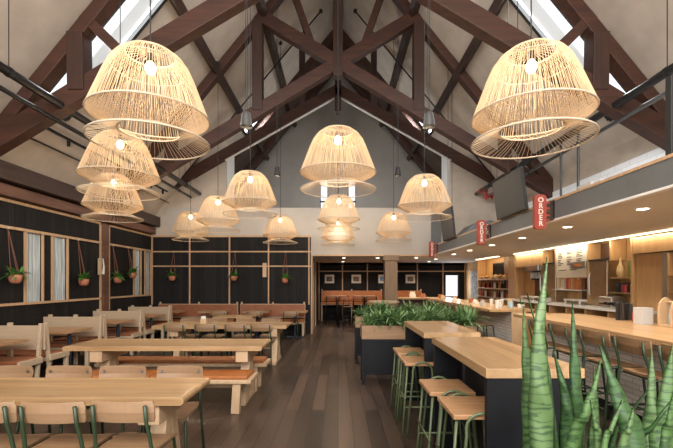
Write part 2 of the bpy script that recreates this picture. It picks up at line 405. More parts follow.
for sgn in (-1, 1):
    for (a, b, c, d) in sky:
        off = Vector((nx.x*sgn, 0, nx.z))*.32
        P0 = lambda x, y_: Vector((sgn*x, y_, RZ(x)))
        m = MB(); q = [P0(a, c), P0(b, c), P0(b, d), P0(a, d)]
        vs = q + [v+off for v in q]
        m._add(vs, [(0,1,5,4),(1,2,6,5),(2,3,7,6),(3,0,4,7)])
        w = struct('window_%d' % k, MB()._add([v+off for v in q], [(0,1,2,3)]), 'glass'); k += 1
        m.build('skylight_shaft', 'white', w)
        fr = MB()
        up = off.normalized()
        cs = [v - up*.02 for v in q]
        for i in range(4): fr.bar(cs[i], cs[(i+1) % 4], .07, .07, up)
        if a < 2.6 and c < 7:
            ym = (c+d)/2+.12
            fr.bar(P0(a, ym)+off*.9, P0(b, ym)+off*.9, .05, .05, up)
        fr.build('skylight_frame', 'blackmat', w)
# front of the room behind the camera: unseen wall, assumed windows, gable glazing added to brighten the roof
fw = MB()
fw.box(XW, XR, YF-.15, YF, 0, .25).box(XW, XR, YF-.15, YF, 3.6, 3.9)
for x in (XW, -2.1, 1.6, XR-.15): fw.box(x, x+.15, YF-.15, YF, .25, 3.6)
for s_ in (-1, 1):
    fw.prism([(3.6*s_, 3.9), (5.85*s_, 3.9), (5.85*s_, RZ(5.85)), (3.6*s_, RZ(3.6))], 'Y', YF-.15, YF)
    fw.prism([(0, 9.2), (0, RZ(0)), (3.6*s_, RZ(3.6)), (3.6*s_, 5.6)], 'Y', YF-.15, YF)
for x in (-1.25, 1.15): fw.box(x, x+.1, YF-.12, YF-.03, 3.9, 8.0)
fw.box(-3.6, 3.6, YF-.12, YF-.03, 5.5, 5.62)
struct('wall_front', fw, 'plaster2')
struct('window_21', MB().prism([(-3.6, 3.9), (3.6, 3.9), (3.6, 5.7), (0, 9.3), (-3.6, 5.7)], 'Y', YF-.08, YF-.07), 'glass')  # out-of-view glazing, added so more light reaches the roof
area_jobs = [('added_gable_fill', (0, YF+.08, 5.4), (math.radians(84), 0, 0), 6.6, 2.8, 600, (1,.935,.86))]  # added area lamp behind the camera, fills the roof slopes
w = struct('window_20', B(XW, XR, YF-.08, YF-.07, .25, 3.6), 'glass')
# right side: bar wall, upper wall above the bar, bar ceiling
struct('wall_right', B(XR, XR+.15, YF, YB, 0, 2.41), 'cab')
struct('wall_right_upper', B(5.25, 5.4, YF, YE, 2.67, 3.80), 'blockwhite')
struct('wall_right_top', B(5.27, 5.4, YF, YE, 3.80, RZ(5.3)+.05), 'plaster')
struct('ceiling_bar', B(2.90, XR, YF, YE, 2.41, 2.67), 'soffit')
struct('ceiling_nook', B(-.96, XR+.1, YE+.12, YB, 2.41, 2.5).box(2.9, XR+.1, YE, YE+.12, 2.41, 2.5), 'soffit')
struct('trim_2', B(2.85, 2.90, YF, YE, 2.43, 2.665), 'fascia')
struct('trim_3', B(2.84, 2.98, YF, YE, 2.665, 2.695), 'trim')
struct('trim_4', B(2.84, 2.905, YF, YE, 2.405, 2.43), 'white')
struct('trim_5', B(-.84, 2.85, YE-.02, YE, 2.405, 2.45), 'trim')
# oak battens of the left wall
n = 6
def batten(mb):
    global n
    struct('trim_%d' % n, mb, 'trim'); n += 1
xt = XW
batten(B(xt, xt+.035, YF, 9.74, 3.0, 3.05).box(xt, xt+.035, 10.06, YE, 3.0, 3.05))
batten(B(xt, xt+.04, YF, 9.74, 2.53, 2.58).box(xt, xt+.04, 10.06, YE, 2.53, 2.58))
batten(B(xt, xt+.035, YF, 9.74, 1.18, 1.225).box(xt, xt+.035, 10.06, YE, 1.18, 1.225))
for a, b in wins:
    batten(B(xt-.08, xt+.035, a-.035, a, 1.225, 2.53).box(xt-.08, xt+.035, b, b+.035, 1.225, 2.53))
batten(B(xt, xt+.035, 9.70, 9.74, .9, 3.05).box(xt, xt+.035, 10.06, 10.10, .9, 3.05))
# end wall battens
batten(B(XW, -.84, YE-.03, YE, 2.99, 3.04))
batten(B(XW, -.84, YE-.03, YE, 2.52, 2.56))
batten(B(XW, -.84, YE-.03, YE, 2.07, 2.11))
for x in (XW+.035, -4.59, -3.36, -2.15, -.90):
    batten(B(x-.02, x+.02, YE-.034, YE, .9 if x > -5 else .9, 3.04))
batten(B(-.84, -.79, YE-.03, YE+.16, 0, 2.41))
batten(B(-.84, -.80, YE+1.0, YE+1.12, 0, 2.41).box(-.84, -.80, YE+2.2, YE+2.26, 0, 2.41))
# back wall battens
for x in (-.8, .19, 1.24, 2.29, 3.35, 4.43, 5.36):
    batten(B(x-.022, x+.022, YB-.03, YB, 0, 2.41))
batten(B(-.84, XR, YB-.028, YB, 2.03, 2.075))
batten(B(XR-.03, XR, 14.7, YB, 2.03, 2.075))
struct('baseboard_left', B(XW, XW+.03, YF, YE, 0, .12), 'blackmat')
# ground outside
struct('trim_40', B(-30, 30, YB+1, YB+30, -.6, -.5), 'ground')

# ================================================================== TRUSSES
ZL = 7.0; CS = .6
def truss(label, Y, queens, webs, posts, w=.22, z0=ZL, cs=CS, over=2.0):
    t = T('roof_truss', label, 'truss', (0, Y, 0), group='scissor trusses under the roof')
    for sgn in (-1, 1):
        MB().bar((sgn*5.75, .006, RZ(5.75)-.19), (0, .006, RZ(0)-.15), w, .20).build('rafter', 'truss', t, bevel=.01)
        yo = .0
        MB().bar((sgn*5.75, yo, z0-cs*5.75), (-sgn*over, yo, z0+cs*over), w*(.96 if sgn < 0 else 1.03), .30).build('bottom_chord', 'truss', t, bevel=.012)
        for q in queens:
            MB().bar((sgn*q, 0, z0-cs*q), (sgn*q, -.02, RZ(q)-.2), .25, .26, (0,1,0)).build('queen_post', 'trussZ', t, bevel=.01)
        for (xa, za, xb, zb) in webs:
            MB().bar((sgn*xa, 0, za), (sgn*xb, 0, zb), .16, .18, (0,1,0)).build('web_brace', 'truss', t, bevel=.01)
    if posts: MB().bar((0, 0, z0-.35), (0, 0, RZ(0)-.3), .24, .24, (0,1,0)).build('king_post', 'trussZ', t, bevel=.01)
    return t
truss('nearest dark timber scissor truss crossing above the two biggest pendants', 6.28, (4.05,), [(4.0, 5.78, 3.28, 5.08)], True)
truss('dark timber scissor truss resting on the post halfway down the left wall', 9.9, (1.98, 4.12), [(.55, 7.2, 1.15, RZ(1.15)-.3)], True)
# third: gallery header
t = T('roof_truss', 'farthest dark timber truss, pale lined underneath, framing the gallery opening', 'truss', (0, 12.3, 0), group='scissor trusses under the roof')
for sgn in (-1, 1):
    MB().bar((sgn*5.6, 0, 7.5-.57*5.6), (0, 0, 7.5), .2, .30).build('bottom_chord', 'truss', t, bevel=.01)
    MB().bar((sgn*3.47, .02, 7.32-.57*3.47), (0, .02, 7.32), .10, .03).build('lining', 'white', t)
    for q in (1.1,):
        MB().bar((sgn*q, 0, 7.5-.57*q), (sgn*q, 0, RZ(q)-.2), .18, .18, (0,1,0)).build('queen_post', 'trussZ', t, bevel=.01)
MB().bar((0, 0, 6.85), (0, 0, RZ(0)-.3), .2, .2, (0,1,0)).lathe([(.06,0),(.10,.06),(.10,.1)], 10, (0,0,6.74)).build('king_post', 'trussZ', t, bevel=.01)
# two more in the gallery behind
for Y_, lb in ((14.0, 'dark timber rafter pair in the gallery just behind the opening'), (15.9, 'dark timber rafter pair nearest the gable windows')):
    t = T('rafter_pair', lb, 'rafters', (0, Y_, 0), group='rafters over the gallery')
    for sgn in (-1, 1):
        MB().bar((sgn*5.75, 0, RZ(5.75)-.2), (0, 0, RZ(0)-.16), .16, .26).build('rafter', 'truss', t, bevel=.01)
for sgn, sd_ in ((-1, 'left'), (1, 'right')):
    for x, wh in ((3.0, 'lower'), (1.85, 'upper')):
        o = MB().bar((sgn*x, YF+.1, RZ(x)-.14), (sgn*x, 16.8, RZ(x)-.14), .15, .24, (sgn*1.22,0,1)).build('purlin', 'trussY', bevel=.01)
        tag(o, '%s dark purlin running the length of the %s roof slope' % (wh, sd_), 'purlin', 'purlins under the roof slopes')
o = B(-.1, .1, YF+.1, 16.8, RZ(0)-.35, RZ(0)-.08).build('ridge_beam', 'trussY', bevel=.01); tag(o, 'dark ridge beam along the very top of the roof', 'beam')
o = B(XW+.01, XW+.16, YF+.1, YE-.03, 3.07, 3.27).build('plate_beam', 'plate', bevel=.01); tag(o, 'lower reddish brown beam along the top of the black left wall', 'beam', 'beams over the left wall')
o = B(XW+.01, XW+.30, YF+.1, YE-.03, 3.30, 3.60).build('plate_beam', 'trussY', bevel=.01); tag(o, 'upper darker brown beam under the left roof slope', 'beam', 'beams over the left wall')
o = B(XW+.01, XW+.05, 9.77, 10.03, 0, 3.06).build('timber_post', 'plate', bevel=.01); tag(o, 'reddish brown timber post against the black left wall', 'post')
c = T('column', 'square pale wooden column standing by the corner of the bar', 'column', (1.62, 12.35, 0))
B(-.19, .19, -.19, .19, 0, 2.25).build('shaft', 'colwood', c, bevel=.01); B(-.24, .24, -.24, .24, 2.25, 2.41).build('capital', 'colwood', c, bevel=.01); B(-.22, .22, -.22, .22, 0, .12).build('plinth', 'ply', c, bevel=.01)

# ================================================================== PENDANT LAMPS
def strands(prof, n, r, twist, m, sides=3, jit=.25, ph=0.):
    tot = len(prof)-1
    for i in range(n):
        a0 = 2*PI*(i+random.uniform(-jit, jit))/n + ph
        pts = [(R*math.cos(a0+twist*j/tot), R*math.sin(a0+twist*j/tot), z) for j, (R, z) in enumerate(prof)]
        m.tube(pts, r, sides)
def ring(m, R, z, r, n=48, sides=6):
    m.tube([(R*math.cos(2*PI*i/n), R*math.sin(2*PI*i/n), z) for i in range(n)], r, sides, closed=True)
WZ = .22
up_prof = [(.5, WZ), (.437, WZ+.165), (.375, WZ+.33), (.325, WZ+.44), (.27, WZ+.51), (.205, WZ+.555)]
lo_prof = [(.5, WZ), (.385, WZ-.065), (.275, WZ-.12)]
br_prof = [(.262, .10), (.38, .045), (.5, 0)]
def make_pendant(label, loc):
    t = T('pendant_lamp', label, 'pendant lamp', loc, group='woven pendant lamps')
    m = MB(); strands(up_prof, 125, .0030, .03, m); strands(up_prof, 34, .0028, -.10, m, ph=.4)
    strands([(.205, WZ+.555), (.12, WZ+.568), (.03, WZ+.57)], 26, .0032, 0, m)
    s_ = m.build('lamp_shade', 'rope', t)
    m = MB(); ring(m, .5, WZ, .0075); ring(m, .205, WZ+.555, .007); ring(m, .325, WZ+.44, .004); ring(m, .03, WZ+.57, .006, 12)
    m.build('shade_ring', 'ring', s_)
    m = MB(); strands(lo_prof, 135, .0030, .06, m); strands(lo_prof, 40, .0028, -.12, m, ph=.4); m.build('lower_cone', 'rope', t)
    m = MB(); strands(br_prof, 70, .0028, .05, m); b_ = m.build('brim', 'rope', t)
    m = MB(); ring(m, .5, 0, .0075); ring(m, .262, .10, .0065); m.build('brim_ring', 'ring', b_)
    MB().lathe([(.0,-.055),(.025,-.048),(.041,-.028),(.047,0),(.041,.025),(.025,.05),(.018,.06)], 16, (0,0,WZ+.435)).build('bulb', 'bulb', t, smooth=True)
    MB().lathe([(.022,0),(.024,.02),(.024,.09),(.008,.11)], 12, (0,0,WZ+.49)).build('socket', 'blackmat', t, smooth=True)
    return t
lamps = [
 (-1.665, 3.55, 2.84, 'largest woven pendant at upper left, nearest on the left side'),
 (1.70, 3.52, 2.84, 'largest woven pendant at upper right, above the high tables'),
 (-2.94, 5.4, 2.80, 'woven pendant hanging directly below and behind the big upper left one'),
 (0.0, 5.3, 2.82, 'woven pendant in the middle of the room, largest on the centre line'),
 (-4.10, 7.3, 2.76, 'low woven pendant nearest the black left wall, under two bigger ones'),
 (-1.66, 7.57, 2.88, 'mid sized woven pendant left of centre with a grey spotlight to its upper left'),
 (1.63, 7.55, 2.81, 'mid sized woven pendant right of centre, beside the farther screen'),
 (-2.85, 9.5, 2.83, 'woven pendant partly hidden left of the mid sized left centre one'),
 (0.02, 9.5, 2.86, 'second woven pendant on the centre line, below the middle one'),
 (-4.2, 11.4, 2.80, 'farthest left woven pendant near the corner of the black walls'),
 (-1.67, 11.6, 2.74, 'far small woven pendant in front of the right part of the black end wall'),
 (1.6, 11.5, 2.80, 'far small woven pendant right of the centre line'),
 (0.0, 12.05, 2.72, 'smallest woven pendant, lowest and last on the centre line'),
]
proto = None
for (x, y, z, lb) in lamps:
    if proto is None: proto = make_pendant(lb, (x, y, z)); L = proto
    else: L = dup(proto, lb, (x, y, z))
    lamps_i = (x, y, z)
for L in [o for o in COL.objects if o.name.startswith('pendant_lamp')]:
    x, y, z = L.location
    top = (RZ(x) - (.36 if abs(x) < .2 else .29 if 2.8 < abs(x) < 3.15 else .0)) - z
    MB().tube([(0,0,WZ+.59), (0,0,top-.01)], .006, 6).build('cord', 'blackmat', L)
    MB().lathe([(.05,0),(.05,.05)], 12, (0,0,top-.06)).build('ceiling_rose', 'blackmat', L)
    ld = bpy.data.lights.new('bulb_light', 'POINT'); ld.energy = 13; ld.color = (1,.80,.56); ld.shadow_soft_size = .07
    lo = bpy.data.objects.new('bulb_light', ld); COL.objects.link(lo); lo.location = (x, y, z+WZ+.27)

# spotlights on cords
for (x, y, z, sz, mt, lb) in [(-1.26,5.5,3.73,.088,'chrome','larger silver grey spotlight hanging on twin cords at left'), (1.25,5.5,3.73,.088,'chrome','larger silver grey spotlight hanging on twin cords at right'),
                          (-1.37,9.0,3.99,.07,'blackmat','small black spotlight hanging left of the middle pendant'), (1.35,9.0,3.99,.07,'blackmat','small black spotlight hanging right of the middle pendant')]:
    t = T('hanging_spotlight', lb, 'spotlight', (x, y, z), group='hanging spotlights')
    MB().lathe([(sz*.95,0),(sz,.01),(sz*.72,.17),(sz*.6,.20),(.012,.205)], 20).build('housing', mt, t, smooth=False, bevel=.004)
    MB().lathe([(sz*.8,0),(sz*.8,.006)], 20, (0,0,-.004)).build('lens', 'lens' if False else 'black', t)
    m = MB()
    for dx in (-.02, .02): m.tube([(dx*.5,0,.19), (dx,0,RZ(x)-z)], .004, 5)
    m.build('cord', 'blackmat', t)

# ================================================================== PIPES, TRACKS
for sgn, sd_ in ((-1, 'left'), (1, 'right')):
    for dx, dz, r, nm, mt in ((0, .05, .06, 'thicker', 'black'), (.17, -.12, .035, 'thinner', 'black')):
        x = sgn*(4.28+dx); z = 4.28+dz
        t = T('pipe', '%s dark pipe running along the %s roof slope' % (nm, sd_), 'pipe', (x, 0, z), group='pipes along the roof')
        m = MB().tube([(0, YF+.1, 0), (0, YE-.02 if dx == 0 else YE-.3, 0)], r, 12); m.build('run', 'chrome' if (sgn > 0 and dx > 0) else mt, t, smooth=True)
        for y_ in (3.0, 5.2, 7.4, 9.3, 11.2):
            m = MB().tube([(0, y_, r), (0, y_, RZ(x)-z)], .006, 5); m.lathe([(r+.008,-.02),(r+.008,.02)], 12, (0,y_,0), 'Y'); m.build('hanger', 'blackmat', t)
        if sgn > 0:
            MB().lathe([(.08,0),(.08,.12)], 12, (0,YE-.5,0), 'Y').lathe([(.03,0),(.03,.14),(.09,.15),(.09,.17)], 10, (0,YE-.44,0), 'X').build('valve', 'redp', t)
    # sprinkler branch parallel to the rafters
    x0, x1 = .5, 4.55
    o = MB().tube([(sgn*x0, 11.65, RZ(x0)-.5), (sgn*x1, 11.65, RZ(x1)-.42)], .022, 8).lathe([(0,-.05),(.05,-.04),(.05,.04),(0,.05)], 10, (sgn*x0, 11.65, RZ(x0)-.5)).build('sprinkler_pipe', 'black', smooth=True)
    tag(o, 'thin black sloping pipe rising towards the ridge on the %s' % sd_, 'pipe', 'sloping sprinkler pipes')
    # thin black tension rod
t = T('track_light', 'black track light rail with small heads on the left roof slope', 'track light', (-4.95, 0, 4.22))
B(-.02, .02, 6.6, 11.6, -.02, .02).build('rail', 'black', t)
for y_ in (7.35, 7.95, 9.0, 10.6, 11.3):
    h = MB().lathe([(.028,0),(.032,.1)], 12, (.0, y_, -.13)).tube([(0,y_,-.02),(0,y_,-.05)], .01, 6).build('spot_head', 'black', t)
for y_ in (6.7, 8.4, 10.1): MB().tube([(0,y_,.02),(0,y_,RZ(4.95)-4.22)], .005, 5).build('hanger', 'black', t)
o = MB().tube([(-5.2,6.5,4.03),(-5.2,9,4.04),(-5.2,12.3,4.03)], .016, 6).build('conduit', 'black'); tag(o, 'thin black conduit low on the left roof slope, below the track light', 'conduit')

# screens
def tv(label, y0, y1, xt, xb, zt, zb):
    t = T('television', label, 'television', ((xt+xb)/2, (y0+y1)/2, (zt+zb)/2), group='hanging screens')
    hy = (y1-y0)/2; hz = (zt-zb)/2; dx = (xb-xt)/2
    m = MB().bar((dx,0,-hz), (-dx,0,hz), .05, 2*hy, (0,1,0)); m.build('case', 'blackmat', t, bevel=.005)
    MB().bar((dx-.027,0,-hz+.015), (-dx-.027,0,hz-.015), .004, 2*hy-.03, (0,1,0)).build('screen', 'screen', t)
    top = RZ(xt)-(zt+zb)/2
    for s_ in (-.18, .18): MB().tube([(.06,s_,-.1),(.06,s_,top)], .006, 6).build('mount_pole', 'black', t)
    MB().bar((.06,-.25,0), (.06,.25,0), .06, .25).build('mount_plate', 'black', t)
tv('nearer large grey television hung above the bar edge', 5.92, 6.99, 2.72, 2.80, 3.32, 2.68)
tv('farther grey television hung above the bar edge behind a pendant', 9.55, 10.6, 2.72, 2.80, 3.42, 2.68)
o = B(3.0, 3.42, 3.60, 3.67, 2.671, 3.47).build('speaker', 'blackmat', bevel=.006); tag(o, 'black speaker standing on the ledge at the right edge of the picture', 'speaker')
for i, (y0, y1, z1, lb) in enumerate([(4.73, 5.0, .12, 'larger grey vent box on the ledge over the bar'), (4.56, 4.68, .10, 'smaller grey vent box on the ledge over the bar')]):
    o = B(2.99, 3.2, y0, y1, 2.671, 2.671+z1).build('vent_box', 'greyp', bevel=.004); tag(o, lb, 'vent box')
t = T('hood_duct', 'curved grey duct cap behind the ledge beside the farther television', 'duct', (4.1, 11.2, 2.671))
MB().prism([(-.75,0),(-.7,.25),(-.45,.5),(0,.6),(.45,.5),(.7,.25),(.75,0)], 'Y', -.4, .4).build('cap', 'chrome', t, bevel=.01)
for y_, lb in ((10.6, 'far'), (7.68, 'middle'), (7.13, 'near')):
    o = MB().tube([(4.28,y_,2.672),(4.28,y_,4.265)], .022, 8).build('hanger_rod', 'black'); tag(o, 'thin black upright rod above the bar ledge, %s one' % lb, 'rod', 'upright rods over the ledge')

# ORDER signs
def order_sign(label, y):
    t = T('hanging_sign', label, 'sign', (2.70, y, 2.535), group='red ORDER signs on the bar edge')
    p = MB().prism([(-.078,-.20),(-.05,-.228),(.05,-.228),(.078,-.20),(.078,.205),(.05,.23),(-.05,.23),(-.078,.205)], 'Y', -.03, .03)
    pn = p.build('panel', 'red', t)
    for i, ch in enumerate('ORDER'):
        z = .155-.078*i
        B(-.052, .052, -.034, -.028, z-.037, z+.037).build('letter_tile', 'red', pn)
        for side, yy, rz in ((0, -.0355, 0), (1, .0355, PI)):
            cu = bpy.data.curves.new('letter', 'FONT'); cu.body = ch; cu.size = .092; cu.align_x = 'CENTER'; cu.align_y = 'CENTER'; cu.extrude = .002; cu.offset = .002
            tmp = bpy.data.objects.new('tmp', cu); COL.objects.link(tmp); bpy.context.view_layer.update()
            me = bpy.data.meshes.new_from_object(tmp); bpy.data.objects.remove(tmp); me.materials.clear(); me.materials.append(M['cream'])
            lo = bpy.data.objects.new('letter', me); COL.objects.link(lo); lo.parent = pn
            lo.location = (0, yy, z); lo.rotation_euler = (PI/2, 0, rz)
    for z in (-.11, -.04, .05, .13): B(.078, .15, -.012, .012, z-.012, z+.012).build('bracket_arm', 'red', t)
    B(.135, .15, -.10, .10, -.12, .15).build('wall_plate', 'black', t)
order_sign('red vertical ORDER sign nearest on the bar edge, beside the larger television', 5.36)
order_sign('red vertical ORDER sign, middle of the three on the bar edge', 7.55)
order_sign('red vertical ORDER sign farthest along the bar edge', 11.5)

# downlights in the bar ceiling
k = 0
for (x, y) in [(3.36, 1.5), (3.36,2.97),(3.36,4.41),(3.36,5.86),(3.36,7.3),(3.36,8.74),(3.36,10.2),(3.36,11.6),(.2,13.4),(1.33,13.4),(2.6,13.3),(3.45,14.1),(.2,15.8),(1.9,15.8),(3.6,15.8)]:
    t = T('downlight', ('small round recessed light in the ceiling over the bar, %s from the camera' % ['overhead','nearest','second','third','fourth','fifth','sixth','farthest'][k]) if y < 12 else ('small recessed light over the back room, %s' % ['front row, leftmost','front row, second from left','front row, right of the column','front row, rightmost','rear row, leftmost','rear row, middle','rear row, rightmost'][k-8]), 'ceiling light', (x, y, 2.41), group='recessed lights over the bar' if y < 12 else 'recessed lights over the back room')
    k += 1
    MB().lathe([(.075,-.006),(.085,0)], 20).build('bezel', 'white', t); MB().lathe([(.055,-.010),(.055,-.004)], 16).build('lens', 'lens', t)
    ld = bpy.data.lights.new('down_spot', 'SPOT'); ld.energy = 62; ld.color = (1,.85,.66); ld.spot_size = 2.3; ld.spot_blend = .8; ld.shadow_soft_size = .06
    lo = bpy.data.objects.new('down_spot', ld); COL.objects.link(lo); lo.location = (x, y, 2.38)

# ================================================================== DINING CHAIRS
def backrest(w, h, curve, thick, mb, z0, y0, lean=0.12, n=8, axis='Y'):
    """curved panel, width along X, standing at y0"""
    vs = []; fs = []
    for fr in (0, 1):
        for j in range(5):
            v = j/4; z = z0+h*v
            for i in range(n+1):
                u = -1+2*i/n
                # rounded ends
                ww = w/2*(1-.06*abs(2*v-1)**3)
                x = u*ww; y = y0 - lean*(z-z0) - .011*(1-abs(2*v-1)) + curve*(u*u) + (thick if fr else 0)
                vs.append((x, y, z))
    row = n+1; L_ = 5*row
    for fr in (0, 1):
        for j in range(4):
            for i in range(n):
                a = fr*L_+j*row+i; q = (a, a+1, a+row+1, a+row); fs.append(q if not fr else q[::-1])
    for j in range(4):
        a = j*row; b = a+L_; fs.append((a, a+row, b+row, b)); a = j*row+n; b = a+L_; fs.append((a, b, b+row, a+row))
    for i in range(n):
        fs.append((i, i+L_, i+1+L_, i+1)); a = 4*row+i; fs.append((a, a+1, a+1+L_, a+L_))
    mb._add(vs, fs)
def seat_mesh(w, d, z, mb, thick=.014, back_narrow=.92, y0=None):
    """plywood seat with rolled front, corners rounded"""
    n = 8; vs = []; fs = []
    for fr in (0, 1):
        for j in range(7):
            v = j/6; y = -d/2 + d*v
            zz = z - .018*(max(0, v-.75)/.25)**2*1.2 + .010*(max(0, .3-v)/.3)
            ww = w/2*(back_narrow + (1-back_narrow)*v); ww *= (1-.08*(abs(2*v-1)**6))
            for i in range(n+1):
                u = -1+2*i/n; vs.append((u*ww, y, zz - .008*(1-u*u) - (thick if fr else 0)))
    row = n+1; L_ = 7*row
    for fr in (0, 1):
        for j in range(6):
            for i in range(n):
                a = fr*L_+j*row+i; q = (a, a+1, a+row+1, a+row); fs.append(q[::-1] if fr else q)
    for j in range(6):
        a = j*row; b = a+L_; fs.append((a, a+row, b+row, b)[::-1]); a = j*row+n; b = a+L_; fs.append((a, b, b+row, a+row)[::-1])
    for i in range(n):
        fs.append((i, i+L_, i+1+L_, i+1)[::-1]); a = 6*row+i; fs.append((a, a+1, a+1+L_, a+L_)[::-1])
    mb._add(vs, fs)
def make_chair(name, label, cat, group, sz=.455, top=.80, metal='dgreen', w=.43, d=.40, ply='ply', rung=False, r=.013):
    """faces +Y; its back is at -Y"""
    t = T(name, label, cat, group=group)
    m = MB(); seat_mesh(w, d, sz, m); m.build('seat', ply, t, smooth=True, bevel=.003)
    m = MB(); backrest(.445, .145, .035, .013, m, top-.145, -.225); bk = m.build('backrest', ply, t, bevel=.003)
    m = MB()
    for sx in (-1, 1):
        m.lathe([(.011,-.006),(.011,.003)], 8, (sx*.175, -.207+.013, top-.045), 'Y')
    m.build('screw', 'steel', bk)
    spl = .03*sz/.455
    for sx in (-1, 1):
        MB().tube([(sx*(.20+spl*.3), -.215-spl, 0), (sx*.197, -.195, sz-.05), (sx*.193, -.19, sz+.02), (sx*.188, -.205, sz+.10), (sx*.18, -.232, top-.14), (sx*.178, -.25, top-.02)], r, 8).build('leg', metal, t, smooth=True)
        MB().tube([(sx*(.205+spl*.3), .175+spl, 0), (sx*.185, .16, sz-.04), (sx*.17, .12, sz-.028)], r, 8).build('leg', metal, t, smooth=True)
    m = MB()
    for sx in (-1, 1): m.tube([(sx*.19, -.195, sz-.03), (sx*.185, .155, sz-.03)], r*.85, 6)
    m.tube([(-.19,-.15,sz-.03),(.19,-.15,sz-.03)], r*.85, 6).tube([(-.185,.14,sz-.03),(.185,.14,sz-.03)], r*.85, 6)
    m.build('seat_frame', metal, t, smooth=True)
    if rung:
        m = MB(); zr = .30; e = .20
        m.tube([(-e,.178,zr),(e,.178,zr)], r*.85, 6).tube([(-e,-.222,zr),(e,-.222,zr)], r*.85, 6)
        for sx in (-1, 1): m.tube([(sx*e,-.222,zr+.06),(sx*e,.178,zr+.06)], r*.85, 6)
        m.build('footrest', metal, t, smooth=True)
    return t
chairA = None
def chair(label, x, y, rz=0., group='wooden dining chairs with green frames'):
    global chairA
    if chairA is None:
        chairA = make_chair('dining_chair', label, 'chair', group); c = chairA
    else: c = dup(chairA, label, (x, y, 0), rz)
    c.location = (x, y, 0); c.rotation_euler = (0, 0, rz); c['group'] = group
    return c
g1 = 'dining chairs around the nearest long table'
chair('nearest row dining chair with its whole curved back showing at bottom left', -1.91, 2.88, .0, g1)
chair('nearest row dining chair closest to the right end of the front table', -1.445, 2.90, -.04, g1)
chair('nearest row dining chair cut off by the left picture edge', -2.38, 2.88, .02, g1)
chair('dining chair across the front table, closest to its rounded right end', -1.50, 3.60, PI, g1)
chair('dining chair across the front table, second from its right end', -2.04, 3.60, PI+.02, g1)
chair('dining chair across the front table, third from its right end', -2.56, 3.60, PI-.02, g1)
chair('dining chair across the front table at the left picture edge', -3.12, 3.60, PI, g1)
g3 = 'dining chairs around the third long table'
for i, x in enumerate((-3.13, -2.54, -1.96, -1.46)):
    chair('green framed chair on the near side of the third long table, %s' % ['leftmost', 'second from left', 'third from left', 'rightmost'][i], x, 7.86, [0,.02,-.02,-.08][i], g3)
for i, x in enumerate((-3.24, -2.65, -2.03, -1.46)):
    chair('green framed chair on the far side of the third long table, %s' % ['leftmost', 'second from left', 'third from left', 'rightmost'][i], x, 8.60, PI+[.02,0,-.02,.03][i], g3)
g4 = 'dining chairs facing the end bench'
for i, x in enumerate((-3.3, -2.3, -1.30)):
    chair('dining chair facing the leather end bench, %s' % ['leftmost', 'middle one', 'rightmost by the aisle'][i], x, 11.22 if i < 2 else 11.15, [0,.03,-.03][i], g4)

# ================================================================== LONG TABLES
def bull(x0, x1, y0, y1, z0, z1, m, r=.024, n=5):
    """board with rounded ends in X"""
    poly = []
    h = (z1-z0)/2; zc = (z0+z1)/2
    for i in range(n*2+1): a = -PI/2+PI*i/(2*n); poly.append((x1-h+h*math.cos(a), zc+h*math.sin(a)))
    for i in range(n*2+1): a = PI/2+PI*i/(2*n); poly.append((x0+h+h*math.cos(a), zc+h*math.sin(a)))
    m.prism(poly, 'Y', y0, y1)
def make_table(label, x1, yc, d=.68, L_=2.6):
    t = T('dining_table', label, 'table', (x1-L_/2, yc, 0), group='long timber dining tables')
    m = MB(); bull(-L_/2, L_/2, -d/2, d/2, .70, .762, m); m.build('tabletop', 'oak', t, bevel=.004)
    for sx in (-1, 1):
        xx = L_/2-.27 if sx > 0 else -(L_/2-.42)
        B(xx-.08, xx+.08, -d/2+.03, d/2-.03, .55, .70).build('crossbeam', 'endgrain', t, bevel=.006)
        for sy in (-1, 1):
            MB().bar((xx, sy*.04, .57), (xx, sy*(d/2-.14), 0.035), .12, .10).build('leg', 'endgrain', t, bevel=.006)
        B(xx-.06, xx+.06, -d/2+.02, d/2-.02, 0, .06).build('foot', 'endgrain', t, bevel=.006)
    B(-L_/2+.3, L_/2-.3, -.03, .03, .26, .36).build('stretcher', 'endgrain', t, bevel=.005)
    return t
make_table('nearest long timber table with rounded end, at lower left', -1.12, 3.205, .61)
make_table('second long timber table, with leather topped benches beside it', -.99, 5.555, .71)
make_table('third long timber table, far left of centre, ringed by green framed chairs', -.98, 8.04, .76)

def make_bench(label, x1, y0, y1, L_=2.5):
    t = T('bench', label, 'bench', (x1-L_/2, (y0+y1)/2, 0), group='leather topped timber benches')
    d = y1-y0; h = d/2
    B(-L_/2, L_/2, -h, h, .365, .415).build('seat_board', 'endgrain', t, bevel=.012, seg=3)
    for a, b in ((-L_/2+.04, -.01), (.01, L_/2-.05)):
        B(a, b, -h+.035, h-.035, .415, .455).build('cushion', 'leather', t, bevel=.014, seg=3)
    for sx in (-1, 1):
        for sy in (-1, 1):
            MB().bar((sx*(L_/2-.18), sy*(h-.07), .37), (sx*(L_/2-.20), sy*(h-.065), 0), .10, .09, (0,1,0)).build('leg', 'endgrain', t, bevel=.006)
    B(-L_/2+.2, L_/2-.2, -.03, .03, .27, .365).build('apron', 'endgrain', t, bevel=.004)
    return t
make_bench('leather topped bench on the near side of the second long table', -1.05, 4.82, 5.28)
make_bench('leather topped bench on the far side of the second long table', -1.04, 5.80, 6.22)

